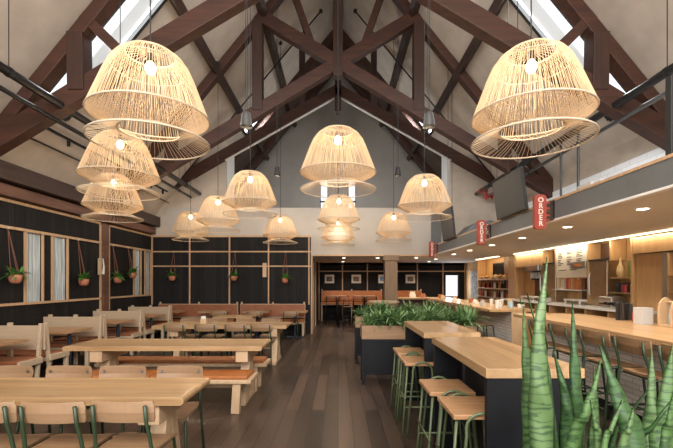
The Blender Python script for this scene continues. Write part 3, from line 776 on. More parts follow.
# ================================================================== BOOTHS ALONG THE LEFT WALL
def make_booth(label, y):
    t = T('booth_seat', label, 'booth', (0, y, 0), group='back to back ash booths on the left')
    xa, xb = -5.66, -4.50
    B(xa, xb, -.02, .02, .56, .93).build('backrest', 'pale', t, bevel=.006)
    for x in (xa+.09, (xa+xb)/2): B(x-.03, x+.03, .022, .075, .0, .97).build('post', 'pale', t, bevel=.006)
    for sy in (-1, 1):
        MB().bar((xb-.03, sy*.047, .97), (xb-.03, sy*.15, 0), .055, .045, (1,0,0)).build('post', 'pale', t, bevel=.006)
    for sy in (-1, 1):
        a, b = sorted((sy*.08, sy*.52))
        B(xa+.02, xb-.02, a, b, .42, .475).build('cushion', 'leather2', t, bevel=.015, seg=3)
        B(xa, xb, a, b, .365, .42).build('seat_board', 'pale', t, bevel=.006)
        B(xb-.02, xb+.025, a, b+.0, .375, .465).build('side_rail', 'pale', t, bevel=.006)
        for x in (xa+.05, xb-.02):
            yy = sy*.495
            B(x-.03, x+.03, yy-.025, yy+.025, 0, .37).build('leg', 'pale', t, bevel=.004)
    return t
for i, y in enumerate((6.15, 7.70, 9.25, 10.80)):
    make_booth('pale ash back to back booth with brown leather seats, %s' % ['nearest, at the left picture edge', 'second from the camera', 'third from the camera', 'last before the corner'][i], y)
make_booth('pale ash booth mostly outside the picture behind the front chairs', 4.60)
def make_pedestal(label, x, y, w=.86, d=.60, top='oak', grp='small pedestal tables', off=0.):
    t = T('pedestal_table', label, 'table', (x, y, 0), group=grp)
    B(-w/2, w/2, -d/2, d/2, .72, .76).build('tabletop', top, t, bevel=.006)
    MB().lathe([(.032,.02),(.032,.70),(.12,.71),(.12,.72)], 14, (off,0,0)).build('pedestal', 'navy', t, smooth=False)
    B(-.26+off, .26+off, -.035, .035, 0, .03).box(-.035+off, .035+off, -.24, .24, 0, .031).build('base', 'navy', t, bevel=.006)
    return t
for i, y in enumerate((5.38, 6.92, 8.48, 10.03)):
    make_pedestal('small oak table on a blue black pedestal between booths, %s' % ['nearest, at the left edge', 'second from the camera', 'third from the camera', 'farthest of the booth tables'][i], -5.0, y+.17, .86, .74, 'seatwood', off=.24)
for i, x in enumerate((-4.9, -3.62, -2.35, -1.25)):
    make_pedestal('small oak table in front of the long leather end bench, %s' % ['in the far left corner', 'second from the left', 'third from the left', 'nearest the aisle'][i], x, 11.62, .72, .58)
make_pedestal('wider oak table standing just behind the third long table', -2.55, 9.95, .95, .62)
# end bench
def end_bench(label, xa, xb):
    t = T('banquette', label, 'bench', ((xa+xb)/2, 12.0, 0), group='leather banquettes along the black end wall')
    h = (xb-xa)/2
    B(-h, h, .24, .29, .50, .93).build('backrest', 'pale', t, bevel=.006)
    B(-h+.02, h-.02, .20, .245, .55, .915).build('back_cushion', 'leather2', t, bevel=.015, seg=3)
    B(-h+.02, h-.02, -.26, .20, .42, .475).build('seat_cushion', 'leather', t, bevel=.015, seg=3)
    B(-h, h, -.27, .24, .365, .42).build('seat_board', 'pale', t, bevel=.006)
    k_ = max(2, int(round((xb-xa)/1.0)))
    for i in range(k_+1):
        x = -h+.04+(2*h-.08)*i/k_
        MB().bar((x, .31, .99), (x, .34, 0), .05, .05, (1,0,0)).build('post', 'pale', t, bevel=.005)
    for x in (-h+.03, h-.03):
        B(x-.03, x+.03, -.27, -.22, 0, .37).build('leg', 'pale', t, bevel=.004)
        B(x-.02, x+.02, -.22, .30, .06, .34).build('end_panel', 'pale', t, bevel=.004)
end_bench('long tan leather banquette under the end wall, left one starting in the corner', -5.5, -3.06)
end_bench('tan leather banquette under the end wall, right one beside the aisle', -3.0, -1.0)
# small things on tables
for (x, y, lb) in [(-2.70, 8.05, 'small pale wooden caddy on the third long table')]:
    t = T('table_caddy', lb, 'caddy', (x, y, .762)); B(-.06, .06, -.05, .05, 0, .10).build('box', 'endgrain', t, bevel=.005); B(-.045, .045, -.03, .03, .10, .15).build('napkins', 'paper', t)
    MB().tube([(-.055,0,.1),(-.05,0,.19),(.05,0,.19),(.055,0,.1)], .006, 6).build('handle', 'blackmat', t)

# ================================================================== HIGH TABLES AND STOOLS
def high_table(label, x0, x1, y0, y1):
    t = T('high_table', label, 'table', ((x0+x1)/2, (y0+y1)/2, 0), group='high oak communal tables')
    w = (x1-x0)/2; d = (y1-y0)/2
    B(-w, w, -d, d, 1.01, 1.07).build('tabletop', 'oakY', t, bevel=.003)
    B(-w+.012, w-.012, -d+.012, -d+.06, 0, 1.01).build('end_panel', 'panel', t, bevel=.003)
    B(-w+.012, w-.012, d-.06, d-.012, 0, 1.01).build('end_panel', 'panel', t, bevel=.003)
    B(-w+.22, w-.05, -d+.06, d-.06, 0, 1.01).build('body', 'panel', t, bevel=.003)
    for y_ in (-d+.30, d-.3): B(-w+.205, -w+.222, y_-.015, y_+.015, .0, 1.01).build('seam_strip', 'chrome', t)
    return t
high_table('nearest high oak table on blackened steel panels', .905, 1.51, 2.445, 3.86)
high_table('farther high oak table beside the planter boxes', .90, 1.495, 4.19, 5.45)
def make_stool(label, x, y):
    t = T('bar_stool', label, 'stool', (x, y, 0), group='green backless stools at the high tables')
    B(-.175, .175, -.21, .21, .728, .76).build('seat', 'seatwood', t, bevel=.006, seg=3)
    r = .0105
    for sx in (-1, 1):
        for sy in (-1, 1):
            MB().tube([(sx*.145, sy*.175, .728), (sx*.205, sy*.20, 0)], r, 8).build('leg', 'green', t, smooth=True)
    for sy in (-1, 1):
        pts = [(-.165, sy*.245, 0), (-.10, sy*.232, .64)]
        for i in range(9):
            a = PI-PI*i/8; pts.append((.10*math.cos(a), sy*.225, .68+.095*math.sin(a)))
        pts += [(.10, sy*.232, .64), (.165, sy*.245, 0)]
        MB().tube(pts, r, 8).build('arch_leg', 'green', t, smooth=True)
    m = MB()
    for z in (.30,):
        m.tube([(-.18,-.19,z),(.18,-.19,z)], r*.85, 6).tube([(-.18,.19,z),(.18,.19,z)], r*.85, 6)
        m.tube([(-.18,-.235,z+.1),(-.18,.235,z+.1)], r*.85, 6).tube([(.18,-.235,z+.1),(.18,.235,z+.1)], r*.85, 6)
    m.build('footrest', 'green', t, smooth=True)
    return t
s0 = make_stool('green stool nearest the camera, half hidden by the steel end panel', .905, 2.735)
dup(s0, 'green stool second from the camera, beside the nearest high table', (.875, 3.255, 0))
dup(s0, 'green stool third from the camera, at the farther high table', (.87, 4.345, 0))
dup(s0, 'green stool farthest from the camera, next to the planter box', (.88, 4.93, 0))

# ================================================================== PLANTERS
def make_planter(label, x0, x1, y0, y1):
    t = T('planter_box', label, 'planter', ((x0+x1)/2, (y0+y1)/2, 0), group='tall planter dividers')
    w = (x1-x0)/2; d = (y1-y0)/2; th = .03
    m = MB().box(-w, w, -d, -d+th, .71, .92).box(-w, w, d-th, d, .71, .92).box(-w, -w+th, -d+th, d-th, .71, .92).box(w-th, w, -d+th, d-th, .71, .92)
    m.build('wooden_box', 'ply', t, bevel=.004)
    B(-w+th, w-th, -d+th, d-th, .72, .88).build('soil', 'soil', t)
    B(-w+.035, w-.035, -d+.03, d-.03, .16, .71).build('steel_body', 'panel', t, bevel=.003)
    m = MB()
    for sx in (-1, 1):
        for sy in (-1, 1): B(*sorted((sx*(w-.005), sx*(w-.05))), *sorted((sy*(d-.005), sy*(d-.05))), 0, .71).build('leg', 'panel', t)
    B(-w+.05, w-.05, -d+.005, -d+.03, .16, .20).box(-w+.05, w-.05, -d+.005, -d+.03, .67, .71).build('rail', 'panel', t)
    return t
make_planter('nearer planter box, wood rimmed on black steel, beside the farther high table', .37, 2.16, 6.21, 6.63)
make_planter('farther planter box, wood rimmed on black steel, behind the other planter', .34, 2.15, 7.80, 8.22)
def plant_mesh(seed, n=150, spread=.36, hh=.30):
    random.seed(seed); m = MB()
    for i in range(n):
        a = random.uniform(0, 2*PI); el = random.uniform(.3, 1.4)
        d = (math.cos(a)*math.cos(el), math.sin(a)*math.cos(el), math.sin(el))
        ln = random.uniform(.6, 1)*(spread if el < .8 else hh)
        m.leaf((random.uniform(-.09,.09), random.uniform(-.09,.09), random.uniform(.03,.10)), d, ln, random.uniform(.02,.038), random.uniform(.5,1.3), 5)
    return m
pm = []
for s_ in range(4):
    o = plant_mesh(s_+3).build('leafy_plant', 'leafB', smooth=False); pm.append(o)
k = 0
for (y, x0, x1, w_) in ((6.42, .52, 2.02, 'nearer'), (8.01, .5, 2.0, 'farther')):
    for i in range(9):
        x = x0+(x1-x0)*i/8
        o = pm[k % 4] if k < 4 else pm[k % 4].copy()
        if k >= 4: COL.objects.link(o)
        o.location = (x, y+(.05 if i % 2 else -.05), .87); o.rotation_euler = (0, 0, k*1.3)
        sc = .85+.15*((k*7) % 3); o.scale = (sc, sc, sc*1.0)
        pos = ['leftmost', 'second from left', 'third from left', 'fourth from left', 'middle one', 'fourth from right', 'third from right', 'second from right', 'rightmost'][i]
        tag(o, 'strappy green plant in the %s planter box, %s' % (w_, pos), 'plant', 'green plants in the planter boxes'); k += 1
# trailing strand over the front rim
random.seed(5)

# hanging pots
def make_hanging(label, x, y, z, wall):
    t = T('hanging_pot', label, 'potted plant', (x, y, z), group='terracotta pots hung on leather straps')
    if wall == 'end': t.rotation_euler = (0,0,-PI/2)
    t_ = MB().lathe([(.045,-.085),(.085,-.06),(.10,0),(.103,.065),(.095,.065),(.09,.03)], 20); t_.build('pot', 'terra', t, smooth=True)
    top = 2.55-z
    m = MB()
    for sy in (-1, 1):
        m.tube([(-.13, 0, top), (-.02, sy*.075, .07), (0, sy*.101, 0), (0, sy*.05, -.085)], .007, 5)
        m.tube([(-.13, 0, top), (-.0, sy*.095, .05)], .006, 5)
    m.build('strap', 'strap', t)
    MB().lathe([(.02,0),(.02,.05)], 10, (-.15,0,top-.01), 'X').build('hook', 'ring', t)
    random.seed(int(abs(x*100+y*37)))
    m = MB()
    for i in range(42):
        a = random.uniform(0, 2*PI); el = random.uniform(-.1, 1.2)
        m.leaf((random.uniform(-.05,.05), random.uniform(-.07,.07), .07), (.55*math.cos(a)*math.cos(el)+.12, math.sin(a)*math.cos(el), math.sin(el)), random.uniform(.12,.27), random.uniform(.035,.06), random.uniform(.5,1.4), 4)
    m.build('foliage', 'leafA', t)
for (y, z, lb) in ((6.98, 1.66, 'nearest terracotta pot hung on the left wall beside the glazed slots'), (8.86, 1.60, 'terracotta pot hung on the left wall just before the timber post'),
               (10.23, 1.66, 'terracotta pot hung on the left wall just past the timber post'), (10.97, 1.79, 'terracotta pot hung highest on the left wall near the far slots')):
    make_hanging(lb, XW+.16, y, z, 'left')
for (x, z, lb) in ((-5.07, 1.72, 'terracotta pot hung on the end wall, leftmost'), (-3.18, 1.72, 'terracotta pot hung on the end wall, middle one with spreading leaves'), (-1.62, 1.65, 'terracotta pot hung on the end wall, rightmost')):
    make_hanging(lb, x, YE-.17, z, 'end')
t = T('wall_plaque', 'small pale wooden plaque on the left wall before the post', 'plaque', (XW+.04, 9.62, 1.97)); B(0, .04, -.05, .05, -.2, .2).build('board', 'endgrain', t, bevel=.004)
MB().tube([(.05,.08,.2),(.06,.1,0),(.05,.09,-.18)], [.01,.02,.03], 6).build('tassel', 'paper', t)
t = T('wall_plaque', 'small pale wooden plaque high on the end wall by a batten', 'plaque', (-2.27, YE-.05, 1.95)); B(-.06, .06, 0, .04, -.2, .24).build('board', 'endgrain', t, bevel=.004)

# ================================================================== BAR
def bar(label, x0, x1, y0, y1, endpanel):
    t = T('bar_counter', label, 'bar', (0, 0, 0))
    B(x0, x1, y0, y1, 1.015, 1.07).build('countertop', 'oakY', t, bevel=.005)
    B(3.40, 3.50, y0+.02, y1-.02, .10, 1.015).build('brick_front', 'brick', t)
    B(3.43, 3.50, y0+.02, y1-.02, 0, .10).build('kick_board', 'blackmat', t)
    B(3.50, x1-.12, y0+.03, y1-.03, 0, 1.015).build('carcass', 'cab', t)
    if endpanel: B(3.37, 3.66, y0-.0, y0+.02, 0, 1.015).build('end_panel', 'endgrain', t)
    return t
bar('nearer bar counter with whitewashed brick front, at the right', 2.95, 4.07, .9, 6.73, False)
t = bar('farther bar counter beyond the gap, ending in a pale wooden panel', 2.95, 3.80, 7.77, 14.1, True)
B(1.75, 2.95, 13.3, 14.1, 1.015, 1.07).build('countertop', 'oak', t, bevel=.005)
B(1.95, 3.4, 13.7, 14.0, 0, 1.015).build('carcass', 'walnut', t)
barA = make_chair('bar_chair', '', 'bar chair', 'bar chairs with backs along the counter', .76, 1.085, 'dgreen', .42, .36, 'plyY', True, .0125)
barA.location = (2.93, 3.16, 0); barA.rotation_euler = (0,0,-PI/2)
barA['label'] = 'wood and green bar chair closest to the right picture edge'
for i, (y, lb) in enumerate([(3.70, 'wood and green bar chair second from the right picture edge'), (4.25, 'wood and green bar chair third from the right picture edge'),
        (4.88, 'wood and green bar chair just right of the tallest snake plant leaves'), (5.45, 'wood and green bar chair behind the tallest snake plant leaves')]):
    dup(barA, lb, (2.93, y, 0), -PI/2+[.0,.03,-.02,.02][i])
fl = ['nearest the counter end', 'second', 'third', 'fourth', 'fifth', 'sixth', 'seventh', 'farthest']
for i in range(8):
    dup(barA, 'wood and green bar chair along the farther counter, %s' % (fl[i] if i in (0, 7) else fl[i]+' from its near end'), (2.93, 8.15+.56*i, 0), -PI/2)

# things on the counters
def stub(name, label, cat, loc, parts, rz=0, group=None):
    t = T(name, label, cat, loc, rz, group)
    for nm, mb, mt in parts: mb.build(nm, mt, t, bevel=0)
    return t
# near counter
for i in range(4):
    o = B(-.017, .017, -.025, .025, 0, .235).build('menu_binder', 'blackmat' if i % 2 == 0 else 'chrome', bevel=.004); o.location = (3.89+.058*i, 5.56, 1.071)
    tag(o, 'upright dark menu binder on the near counter, %s' % ['leftmost of four', 'second from left of four', 'third from left of four', 'rightmost of four, beside the red bottle'][i], 'binder', 'menu binders on the counter')
stub('sauce_bottle', 'red sauce bottle on the near counter beside the dark binders', 'bottle', (3.93, 5.28, 1.071), [('body', MB().lathe([(.035,0),(.038,.02),(.038,.11),(.02,.14)], 14), 'redp'), ('cap', MB().lathe([(.02,.14),(.018,.17),(.006,.2)], 12), 'redp')])
o = B(-.075, .075, -.07, .07, 0, .21).build('paper_box', 'greyp', bevel=.004); o.location = (3.83, 5.02, 1.071); tag(o, 'pale grey square box on the near counter', 'box')
stub('water_carafe', 'pale blue carafe behind the grey box on the counter', 'carafe', (4.0, 4.78, 1.071), [('body', MB().lathe([(.04,0),(.045,.1),(.03,.19),(.034,.25)], 14), 'bluep')])
t = T('wooden_caddy', 'tall arched wooden caddy near the right picture edge on the counter', 'caddy', (3.94, 4.72, 1.071))
for s_ in (-.09, .09): MB().prism([(-.09,0),(.09,0),(.09,.2),(.075,.28),(.04,.33),(0,.345),(-.04,.33),(-.075,.28),(-.09,.2)], 'Y', s_-.012, s_+.012).build('side_panel', 'endgrain', t, bevel=.003)
B(-.085, .085, -.09, .09, 0, .02).build('tray', 'endgrain', t); MB().tube([(0,-.1,.29),(0,.1,.29)], .012, 8).build('handle', 'endgrain', t)
# far counter near end: cups and jars
random.seed(11)
spec = [(3.20,8.05,'cup','white','white cup stack'),(3.36,8.30,'jar','stone','white ceramic jar'),(3.52,8.15,'jar','bluep','pale blue jar'),(3.62,8.45,'cup','creamc','yellowish cup stack'),
        (3.30,8.60,'cup','paper','cream cup stack'),(3.48,8.75,'jar','amber','amber glass jar'),(3.62,8.85,'cup','white','white tumbler stack'),(3.22,8.9,'jar','greyp','grey tin')]
for (x, y, kd, mt, lb) in spec:
    h = random.uniform(.13,.2) if kd == 'cup' else random.uniform(.11,.16)
    if kd == 'cup': parts = [('cups', MB().lathe([(.03,0),(.042,h*.8),(.044,h*.8),(.044,h)], 14), mt)]
    else: parts = [('body', MB().lathe([(.045,0),(.05,.01),(.05,h*.75),(.04,h*.85)], 14), mt), ('lid', MB().lathe([(.042,h*.85),(.042,h)], 14), 'endgrain')]
    stub('cup_stack' if kd == 'cup' else 'jar', lb+' on the near end of the farther counter', 'cups' if kd == 'cup' else 'jar', (x, y, 1.071), parts)
def pot_plant(label, loc, s=.06, mt='white'):
    t = T('potted_plant', label, 'potted plant', loc)
    MB().lathe([(s*.7,0),(s,.01),(s*1.1,s*1.5),(s*.95,s*1.5),(s*.9,s*1.2)], 14).build('pot', mt, t)
    m = MB()
    for i in range(30):
        a = random.uniform(0, 2*PI); el = random.uniform(.2, 1.4)
        m.leaf((0,0,s*1.3), (math.cos(a)*math.cos(el), math.sin(a)*math.cos(el), math.sin(el)), random.uniform(1.2,2.2)*s, s*.5, .8, 3)
    m.build('foliage', 'leafA', t)
pot_plant('small potted plant on the end of the farther counter', (3.66, 8.0, 1.071))
pot_plant('small potted plant in a grey trough on the back counter', (4.70, 9.0, 1.131), .08, 'greyp')
# caddies further along
for i, (x, y, nm, mt, w, h) in enumerate([(3.3,9.6,'napkin_box','paper',.06,.10),(3.45,10.3,'condiment_box','terra',.07,.11),(3.2,11.0,'napkin_box','paper',.06,.10),(3.4,11.6,'condiment_box','orangep',.06,.12),
        (3.2,12.2,'napkin_box','endgrain',.08,.12),(3.3,12.9,'condiment_box','orangep',.07,.13),(2.9,13.6,'condiment_box','terra',.08,.14),(2.55,13.7,'napkin_box','paper',.10,.20),(1.95,13.6,'napkin_box','paper',.06,.12)]):
    t = T(nm, '%s on the farther counter, number %s along it from the near end' % ({'paper':'white napkin holder','terra':'brown condiment box','orangep':'orange condiment caddy','endgrain':'pale wooden napkin holder'}[mt], ['one','two','three','four','five','six','seven','eight','nine'][i]), 'napkin holder' if nm[0] == 'n' else 'condiment box', (x, y, 1.071), group='small table goods on the far counter')
    B(-w, w, -w*.7, w*.7, 0, h*.6).build('holder', 'blackmat' if i == 8 else mt, t, bevel=.004); B(-w*.8, w*.8, -w*.4, w*.4, h*.6, h).build('contents', mt, t, bevel=.004)

# ================================================================== BACK BAR
bc = T('back_counter', 'wooden back counter with white stone top behind the bar', 'counter', (0,0,0))
B(4.68, 5.38, 6.35, 11.5, 1.09, 1.13).build('worktop', 'stone', bc, bevel=.004)
m = MB().box(4.78, 5.38, 6.35, 11.5, 0, .70).box(5.2, 5.38, 6.35, 11.5, .70, 1.09)
for y_ in (6.35, 7.0, 7.65, 8.3, 8.95, 9.6, 10.25, 10.9, 11.46): m.box(4.74, 5.2, y_, y_+.04, .70, 1.09)
m.box(4.74, 5.2, 6.35, 11.5, .88, .91)
m.build('carcass', 'cab', bc)
def unit(name, label, cat, args, mat, **k): return tag(B(*args).build(name, mat, bevel=.004), label, cat)
unit('wood_pillar', 'pale oak pillar behind the bar beside the bottle shelves', 'pillar', (5.10, 5.39, 11.52, 12.0, 0, 2.40), 'cab')
unit('wall_cabinet', 'oak wall cabinet over the farther drink dispenser', 'cabinet', (5.10, 5.39, 9.98, 11.50, 2.02, 2.37), 'cab')
unit('wall_cabinet', 'long oak wall cabinet at the right picture edge', 'cabinet', (5.08, 5.39, 4.2, 6.90, 2.08, 2.36), 'cab')
unit('wood_panel', 'tall plain oak panel below the right wall cabinet', 'panel', (5.14, 5.25, 6.34, 6.90, 0, 2.07), 'cab')
unit('steel_post', 'bluish steel post at the kitchen opening', 'post', (5.12, 5.22, 6.22, 6.32, 0, 2.07), 'steel')
unit('wall_divider', 'slim oak divider between the open shelves and the right cabinet', 'divider', (5.08, 5.39, 6.91, 6.95, 1.14, 2.37), 'cab')
def fridge(label, y0, y1, top):
    t = T('drinks_cabinet', label, 'cabinet', (5.26, (y0+y1)/2, 1.131)); w = (y1-y0)/2
    B(-.14, .13, -w, w, 0, top-1.16).build('body', 'steelwarm', t, bevel=.01)
    B(-.155, .13, -w-.01, w+.01, top-1.16, top-1.13).build('top', 'blackmat', t, bevel=.004)
    MB().tube([(-.14,w-.05,.2),(-.17,w-.05,.25),(-.17,w-.05,.6),(-.14,w-.05,.65)], .01, 8).build('handle', 'steel', t)
M['steelwarm'] = plain('brushed_warm_steel', (.50,.38,.24), .28, .85, noise=.1)
fridge('tall brushed metal drinks cabinet, nearer one beside the open shelves', 7.62, 8.16, 2.05)
fridge('tall brushed metal drinks cabinet, farther one left of the menu board', 9.42, 10.12, 2.06)
unit('open_niche', 'open oak box above the nearer drinks cabinet', 'box shelf', (5.36, 5.395, 7.5, 8.16, 2.05, 2.38), 'walnut')
unit('open_niche', 'open oak box above the farther drinks cabinet', 'box shelf', (5.36, 5.395, 9.42, 9.98, 2.06, 2.38), 'walnut')
unit('wall_divider', 'slim oak divider left of the open shelves', 'divider', (5.1, 5.39, 7.48, 7.52, 2.0, 2.38), 'cab')
unit('wall_divider', 'slim oak divider between menu board and nearer drinks cabinet', 'divider', (5.1, 5.39, 8.17, 8.20, 1.14, 2.38), 'cab')
unit('wall_divider', 'slim oak divider left of the menu board', 'divider', (5.1, 5.39, 9.38, 9.41, 1.9, 2.38), 'cab')
def dispenser(label, y0, y1):
    t = T('drink_dispenser', label, 'dispenser', (5.235, (y0+y1)/2, 1.131)); w = (y1-y0)/2
    B(-.16, .16, -w, w, .76, .90).build('header', 'steel', t, bevel=.006)
    B(-.166, -.16, -w*.45, w*.45, .80, .86).build('label_plate', 'orangep', t)
    B(.1, .16, -w, w, .10, .76).build('back_panel', 'walnut', t)
    B(.02, .1, -w, w, .52, .76).build('tap_panel', 'blackmat', t)
    for i in range(5):
        yy = -w+.06+(2*w-.12)*i/4
        MB().lathe([(.018,.56),(.03,.60),(.03,.72)], 10, (-.03,yy,0)).build('tap', 'stone', t)
    B(-.3, .1, -w, w, .07, .10).box(-.28,-.25,-w,-w+.03,0,.07).box(-.28,-.25,w-.03,w,0,.07).box(.05,.08,-w,w,0,.07).build('drip_tray', 'stone', t, bevel=.004)
dispenser('silver headed drink dispenser with tap row, nearer one right of the menu', 8.21, 8.75)
dispenser('silver headed drink dispenser with tap row, farther one', 10.16, 10.84)
# menu board
t = T('menu_board', 'white menu board with columns of text high behind the bar', 'menu board', (5.13, 8.80, 2.1))
B(-.02, .02, -.57, .57, -.40, .27).build('board', 'paper', t)
random.seed(3)
m = MB()
for cx in (.36, .0, -.36):
    z = .20
    for r_ in range(9):
        ln = random.uniform(.10, .24)
        if r_ not in (3,) or cx != 0: m.box(-.024, -.0205, cx+.13-ln, cx+.13, z-.011, z+.004)
        z -= .036 if r_ != 4 else .06
for cx, ln in ((.30,.3),(-.1,.25)): m.box(-.024, -.0205, cx-ln/2, cx+ln/2, -.24, -.225)
m.build('menu_text', 'ink', t)
struct('trim_50', B(5.151, 5.39, 8.21, 9.37, 1.68, 2.40), 'cab')
# shelf with packs
t = T('wall_shelf', 'white edged shelf of packs under the menu board', 'shelf', (5.24, 9.0, 1.44)); B(-.14, .16, -.55, .55, -.03, 0).build('board', 'stone', t, bevel=.003)
cols = ['greyp','paper','creamc','paper','greyp','redp','orangep','endgrain','orangep','orangep','terra']
for i in range(11):
    y = 9.48-.096*i
    t = T('goods_pack', '%s pack on the shelf below the menu board, %s' % ({'greyp':'grey','paper':'white','creamc':'yellow','redp':'red','orangep':'orange','endgrain':'tan','terra':'brown'}[cols[i]], ['leftmost','second','third','fourth','fifth','sixth','seventh','eighth','ninth','tenth','rightmost'][i]+('' if i in (0,10) else ' from left')), 'pack', (5.20, y, 1.44), group='packs on the menu shelf')
    B(-.05, .05, -.04, .04, 0, .22+.04*((i*5) % 3)/2).build('pack', cols[i], t, bevel=.008); B(-.03,.03,-.036,.036,.22+.04*((i*5)%3)/2,.25+.04*((i*5)%3)/2).build('seal', cols[(i+3) % 11], t)
# open shelves with goods
for z, w_ in ((1.69, 'upper'), (1.415, 'lower')):
    t = T('wall_shelf', '%s open oak shelf right of the nearer drinks cabinet' % w_, 'shelf', (5.28, 7.24, z)); B(-.11, .11, -.36, .36, -.03, 0).build('board', 'oakY', t, bevel=.003)
o = B(-.015, .015, -.20, .20, 0, .30).build('leaning_board', 'greenboard', bevel=.003); o.location = (5.34, 7.16, 1.69); tag(o, 'olive green square panel leaning on the upper open shelf', 'panel')
stub('vase', 'cream bottle shaped vase on the upper open shelf', 'vase', (5.24, 7.42, 1.69), [('body', MB().lathe([(.04,0),(.06,.05),(.065,.12),(.045,.20),(.02,.26),(.018,.33),(.024,.36)], 18), 'creamc')])
for i in range(6):
    mt = ['blackmat','darkglass','wine','redp','darkglass','wine'][i]
    stub('jar', '%s jar on the lower open shelf, %s' % ({'blackmat':'black','darkglass':'dark glass','wine':'wine red','redp':'bright red'}[mt], ['leftmost','second from left','third from left','third from right','second from right','rightmost'][i]), 'jar', (5.17, 7.40-.075*i, 1.415),
         [('body', MB().lathe([(.03,0),(.033,.01),(.033,.12),(.02,.14)], 12), mt), ('lid', MB().lathe([(.024,.14),(.024,.17)], 12), 'blackmat')], group='jars on the open shelf')
t = T('coffee_machine', 'silver coffee machine on the back counter under the open shelves', 'coffee machine', (5.05, 7.36, 1.131))
B(-.14, .14, -.17, .17, .10, .20).build('body', 'steel', t, bevel=.02, seg=3); B(-.14, .14, -.16, .16, 0, .04).build('base', 'steel', t, bevel=.008); B(.0, .13, -.14, .14, .04, .10).build('back_panel', 'chrome', t)
for s_ in (-.08, .08): MB().lathe([(.022,.06),(.022,.10)], 10, (-.08,s_,0)).tube([(-.09,s_,.07),(-.19,s_,.065)], .01, 6).build('filter_holder', 'blackmat', t)
# kitchen rack at the far right
t = T('kitchen_rack', 'warmly lit rack with white stacked goods at the right edge', 'rack', (5.2, 5.75, 0))
for z in (.9, 1.2, 1.45, 1.7): B(-.13, .13, -.42, .42, z-.02, z).build('shelf', 'cab', t)
for y_ in (-.41, .41): B(-.13, .13, y_-.015, y_+.015, 0, 2.05).build('side', 'cab', t)
for i in range(6):
    for z in (1.2, 1.45):
        o = MB().lathe([(.05,0),(.06,.13)], 12).build('cup_stack', 'paper'); o.location = (5.18, 6.05-.12*i, z+.001)
        tag(o, 'white cup stack on the %s shelf of the rack, %s' % ('lower' if z == 1.2 else 'upper', ['leftmost','second from left','third from left','third from right','second from right','rightmost'][i]), 'cups', 'cup stacks on the rack')
# bottle shelves, far right
sh = T('shelf_unit', 'open shelves of bottles between the curtain and the oak pillar', 'shelf', (5.2, 13.3, 0))
for z in (1.10, 1.40, 1.70): B(-.12, .19, -1.28, 1.28, z-.03, z).build('shelf', 'oakY', sh, bevel=.003)
B(.15, .19, -1.28, -.40, .3, 2.39).build('back_panel', 'walnut', sh); B(-.12, .19, 1.24, 1.28, 0, 2.39).build('side', 'cab', sh); B(.17, .19, -.40, 1.24, 1.1, 1.7).build('back_panel', 'cab', sh)
B(-.1, .19, -1.28, 1.24, .3, 1.0).build('lower_cabinet', 'cab', sh)
t = T('wall_screen', 'black wall screen above the bottle shelves', 'screen', (5.36, 13.35, 1.98)); B(-.03, .03, -.42, .42, -.24, .26).build('case', 'blackmat', t); B(-.034, -.03, -.40, .40, -.22, .24).build('screen', 'screenoff', t)
lbm = {'darkglass':'dark','wine':'wine red','amber':'amber','redp':'red','creamc':'cream','paper':'white'}
for row, (z, cs_) in enumerate(((1.10, ['redp','wine','paper','darkglass','wine','amber','paper','wine','darkglass','paper','wine','amber']), (1.40, ['wine','amber','darkglass','redp','darkglass','wine','paper','darkglass','amber','darkglass','darkglass','wine']))):
    for i, mt in enumerate(cs_):
        y = 14.4-.2*i
        stub('bottle', '%s bottle on the %s shelf by the oak pillar, place %s from the left' % (lbm[mt], ['lowest','middle'][row], ['one','two','three','four','five','six','seven','eight','nine','ten','eleven','twelve'][i]), 'bottle', (5.17, y, z),
             [('body', MB().lathe([(.036,0),(.038,.01),(.038,.13),(.014,.18),(.013,.21)], 10), mt), ('cap', MB().lathe([(.016,.21),(.016,.23)], 8), 'blackmat')], group='bottles on the far shelves')
for i, mt in enumerate(['creamc','amber','creamc','paper','amber','creamc']):
    stub('bowl', '%s bowl on the top shelf by the oak pillar, %s' % (lbm[mt], ['leftmost','second from left','third from left','third from right','second from right','rightmost'][i]), 'bowl', (5.15, 14.2-.38*i, 1.70),
         [('body', MB().lathe([(.04,0),(.06,.02),(.10,.09),(.09,.10),(.05,.03)], 14), mt), ('fruit', MB().lathe([(.0,.02),(.06,.07),(.05,.13),(.0,.16)], 10), 'amber')], group='bowls on the top far shelf')
unit('curtain_panel', 'grey patterned hanging curtain beside the bright far window', 'curtain', (5.30, 5.36, 14.75, 16.0, .3, 2.02), 'curtain')
# LED strips
o = B(5.04, 5.09, 4.2, 11.5, 2.385, 2.405).build('light_strip', 'led'); tag(o, 'long warm light strip along the back of the bar ceiling', 'light strip')
o = B(4.95, 5.05, 12.5, 14.4, 2.388, 2.4095).build('light_strip', 'led'); tag(o, 'short warm light strip above the bottle shelves', 'light strip')
def area(name, loc, rot, sx, sy, e, col):
    ld = bpy.data.lights.new(name, 'AREA'); ld.shape = 'RECTANGLE'; ld.size = sx; ld.size_y = sy; ld.energy = e; ld.color = col
    o = bpy.data.objects.new(name, ld); COL.objects.link(o); o.location = loc; o.rotation_euler = rot; return o
area('cove_light', (5.03, 8.0, 2.37), (0, math.radians(-25), 0), .08, 7.0, 22, (1,.84,.62))
area('cove_light', (4.9, 13.4, 2.36), (0, math.radians(-25), 0), .08, 1.9, 10, (1,.72,.40))

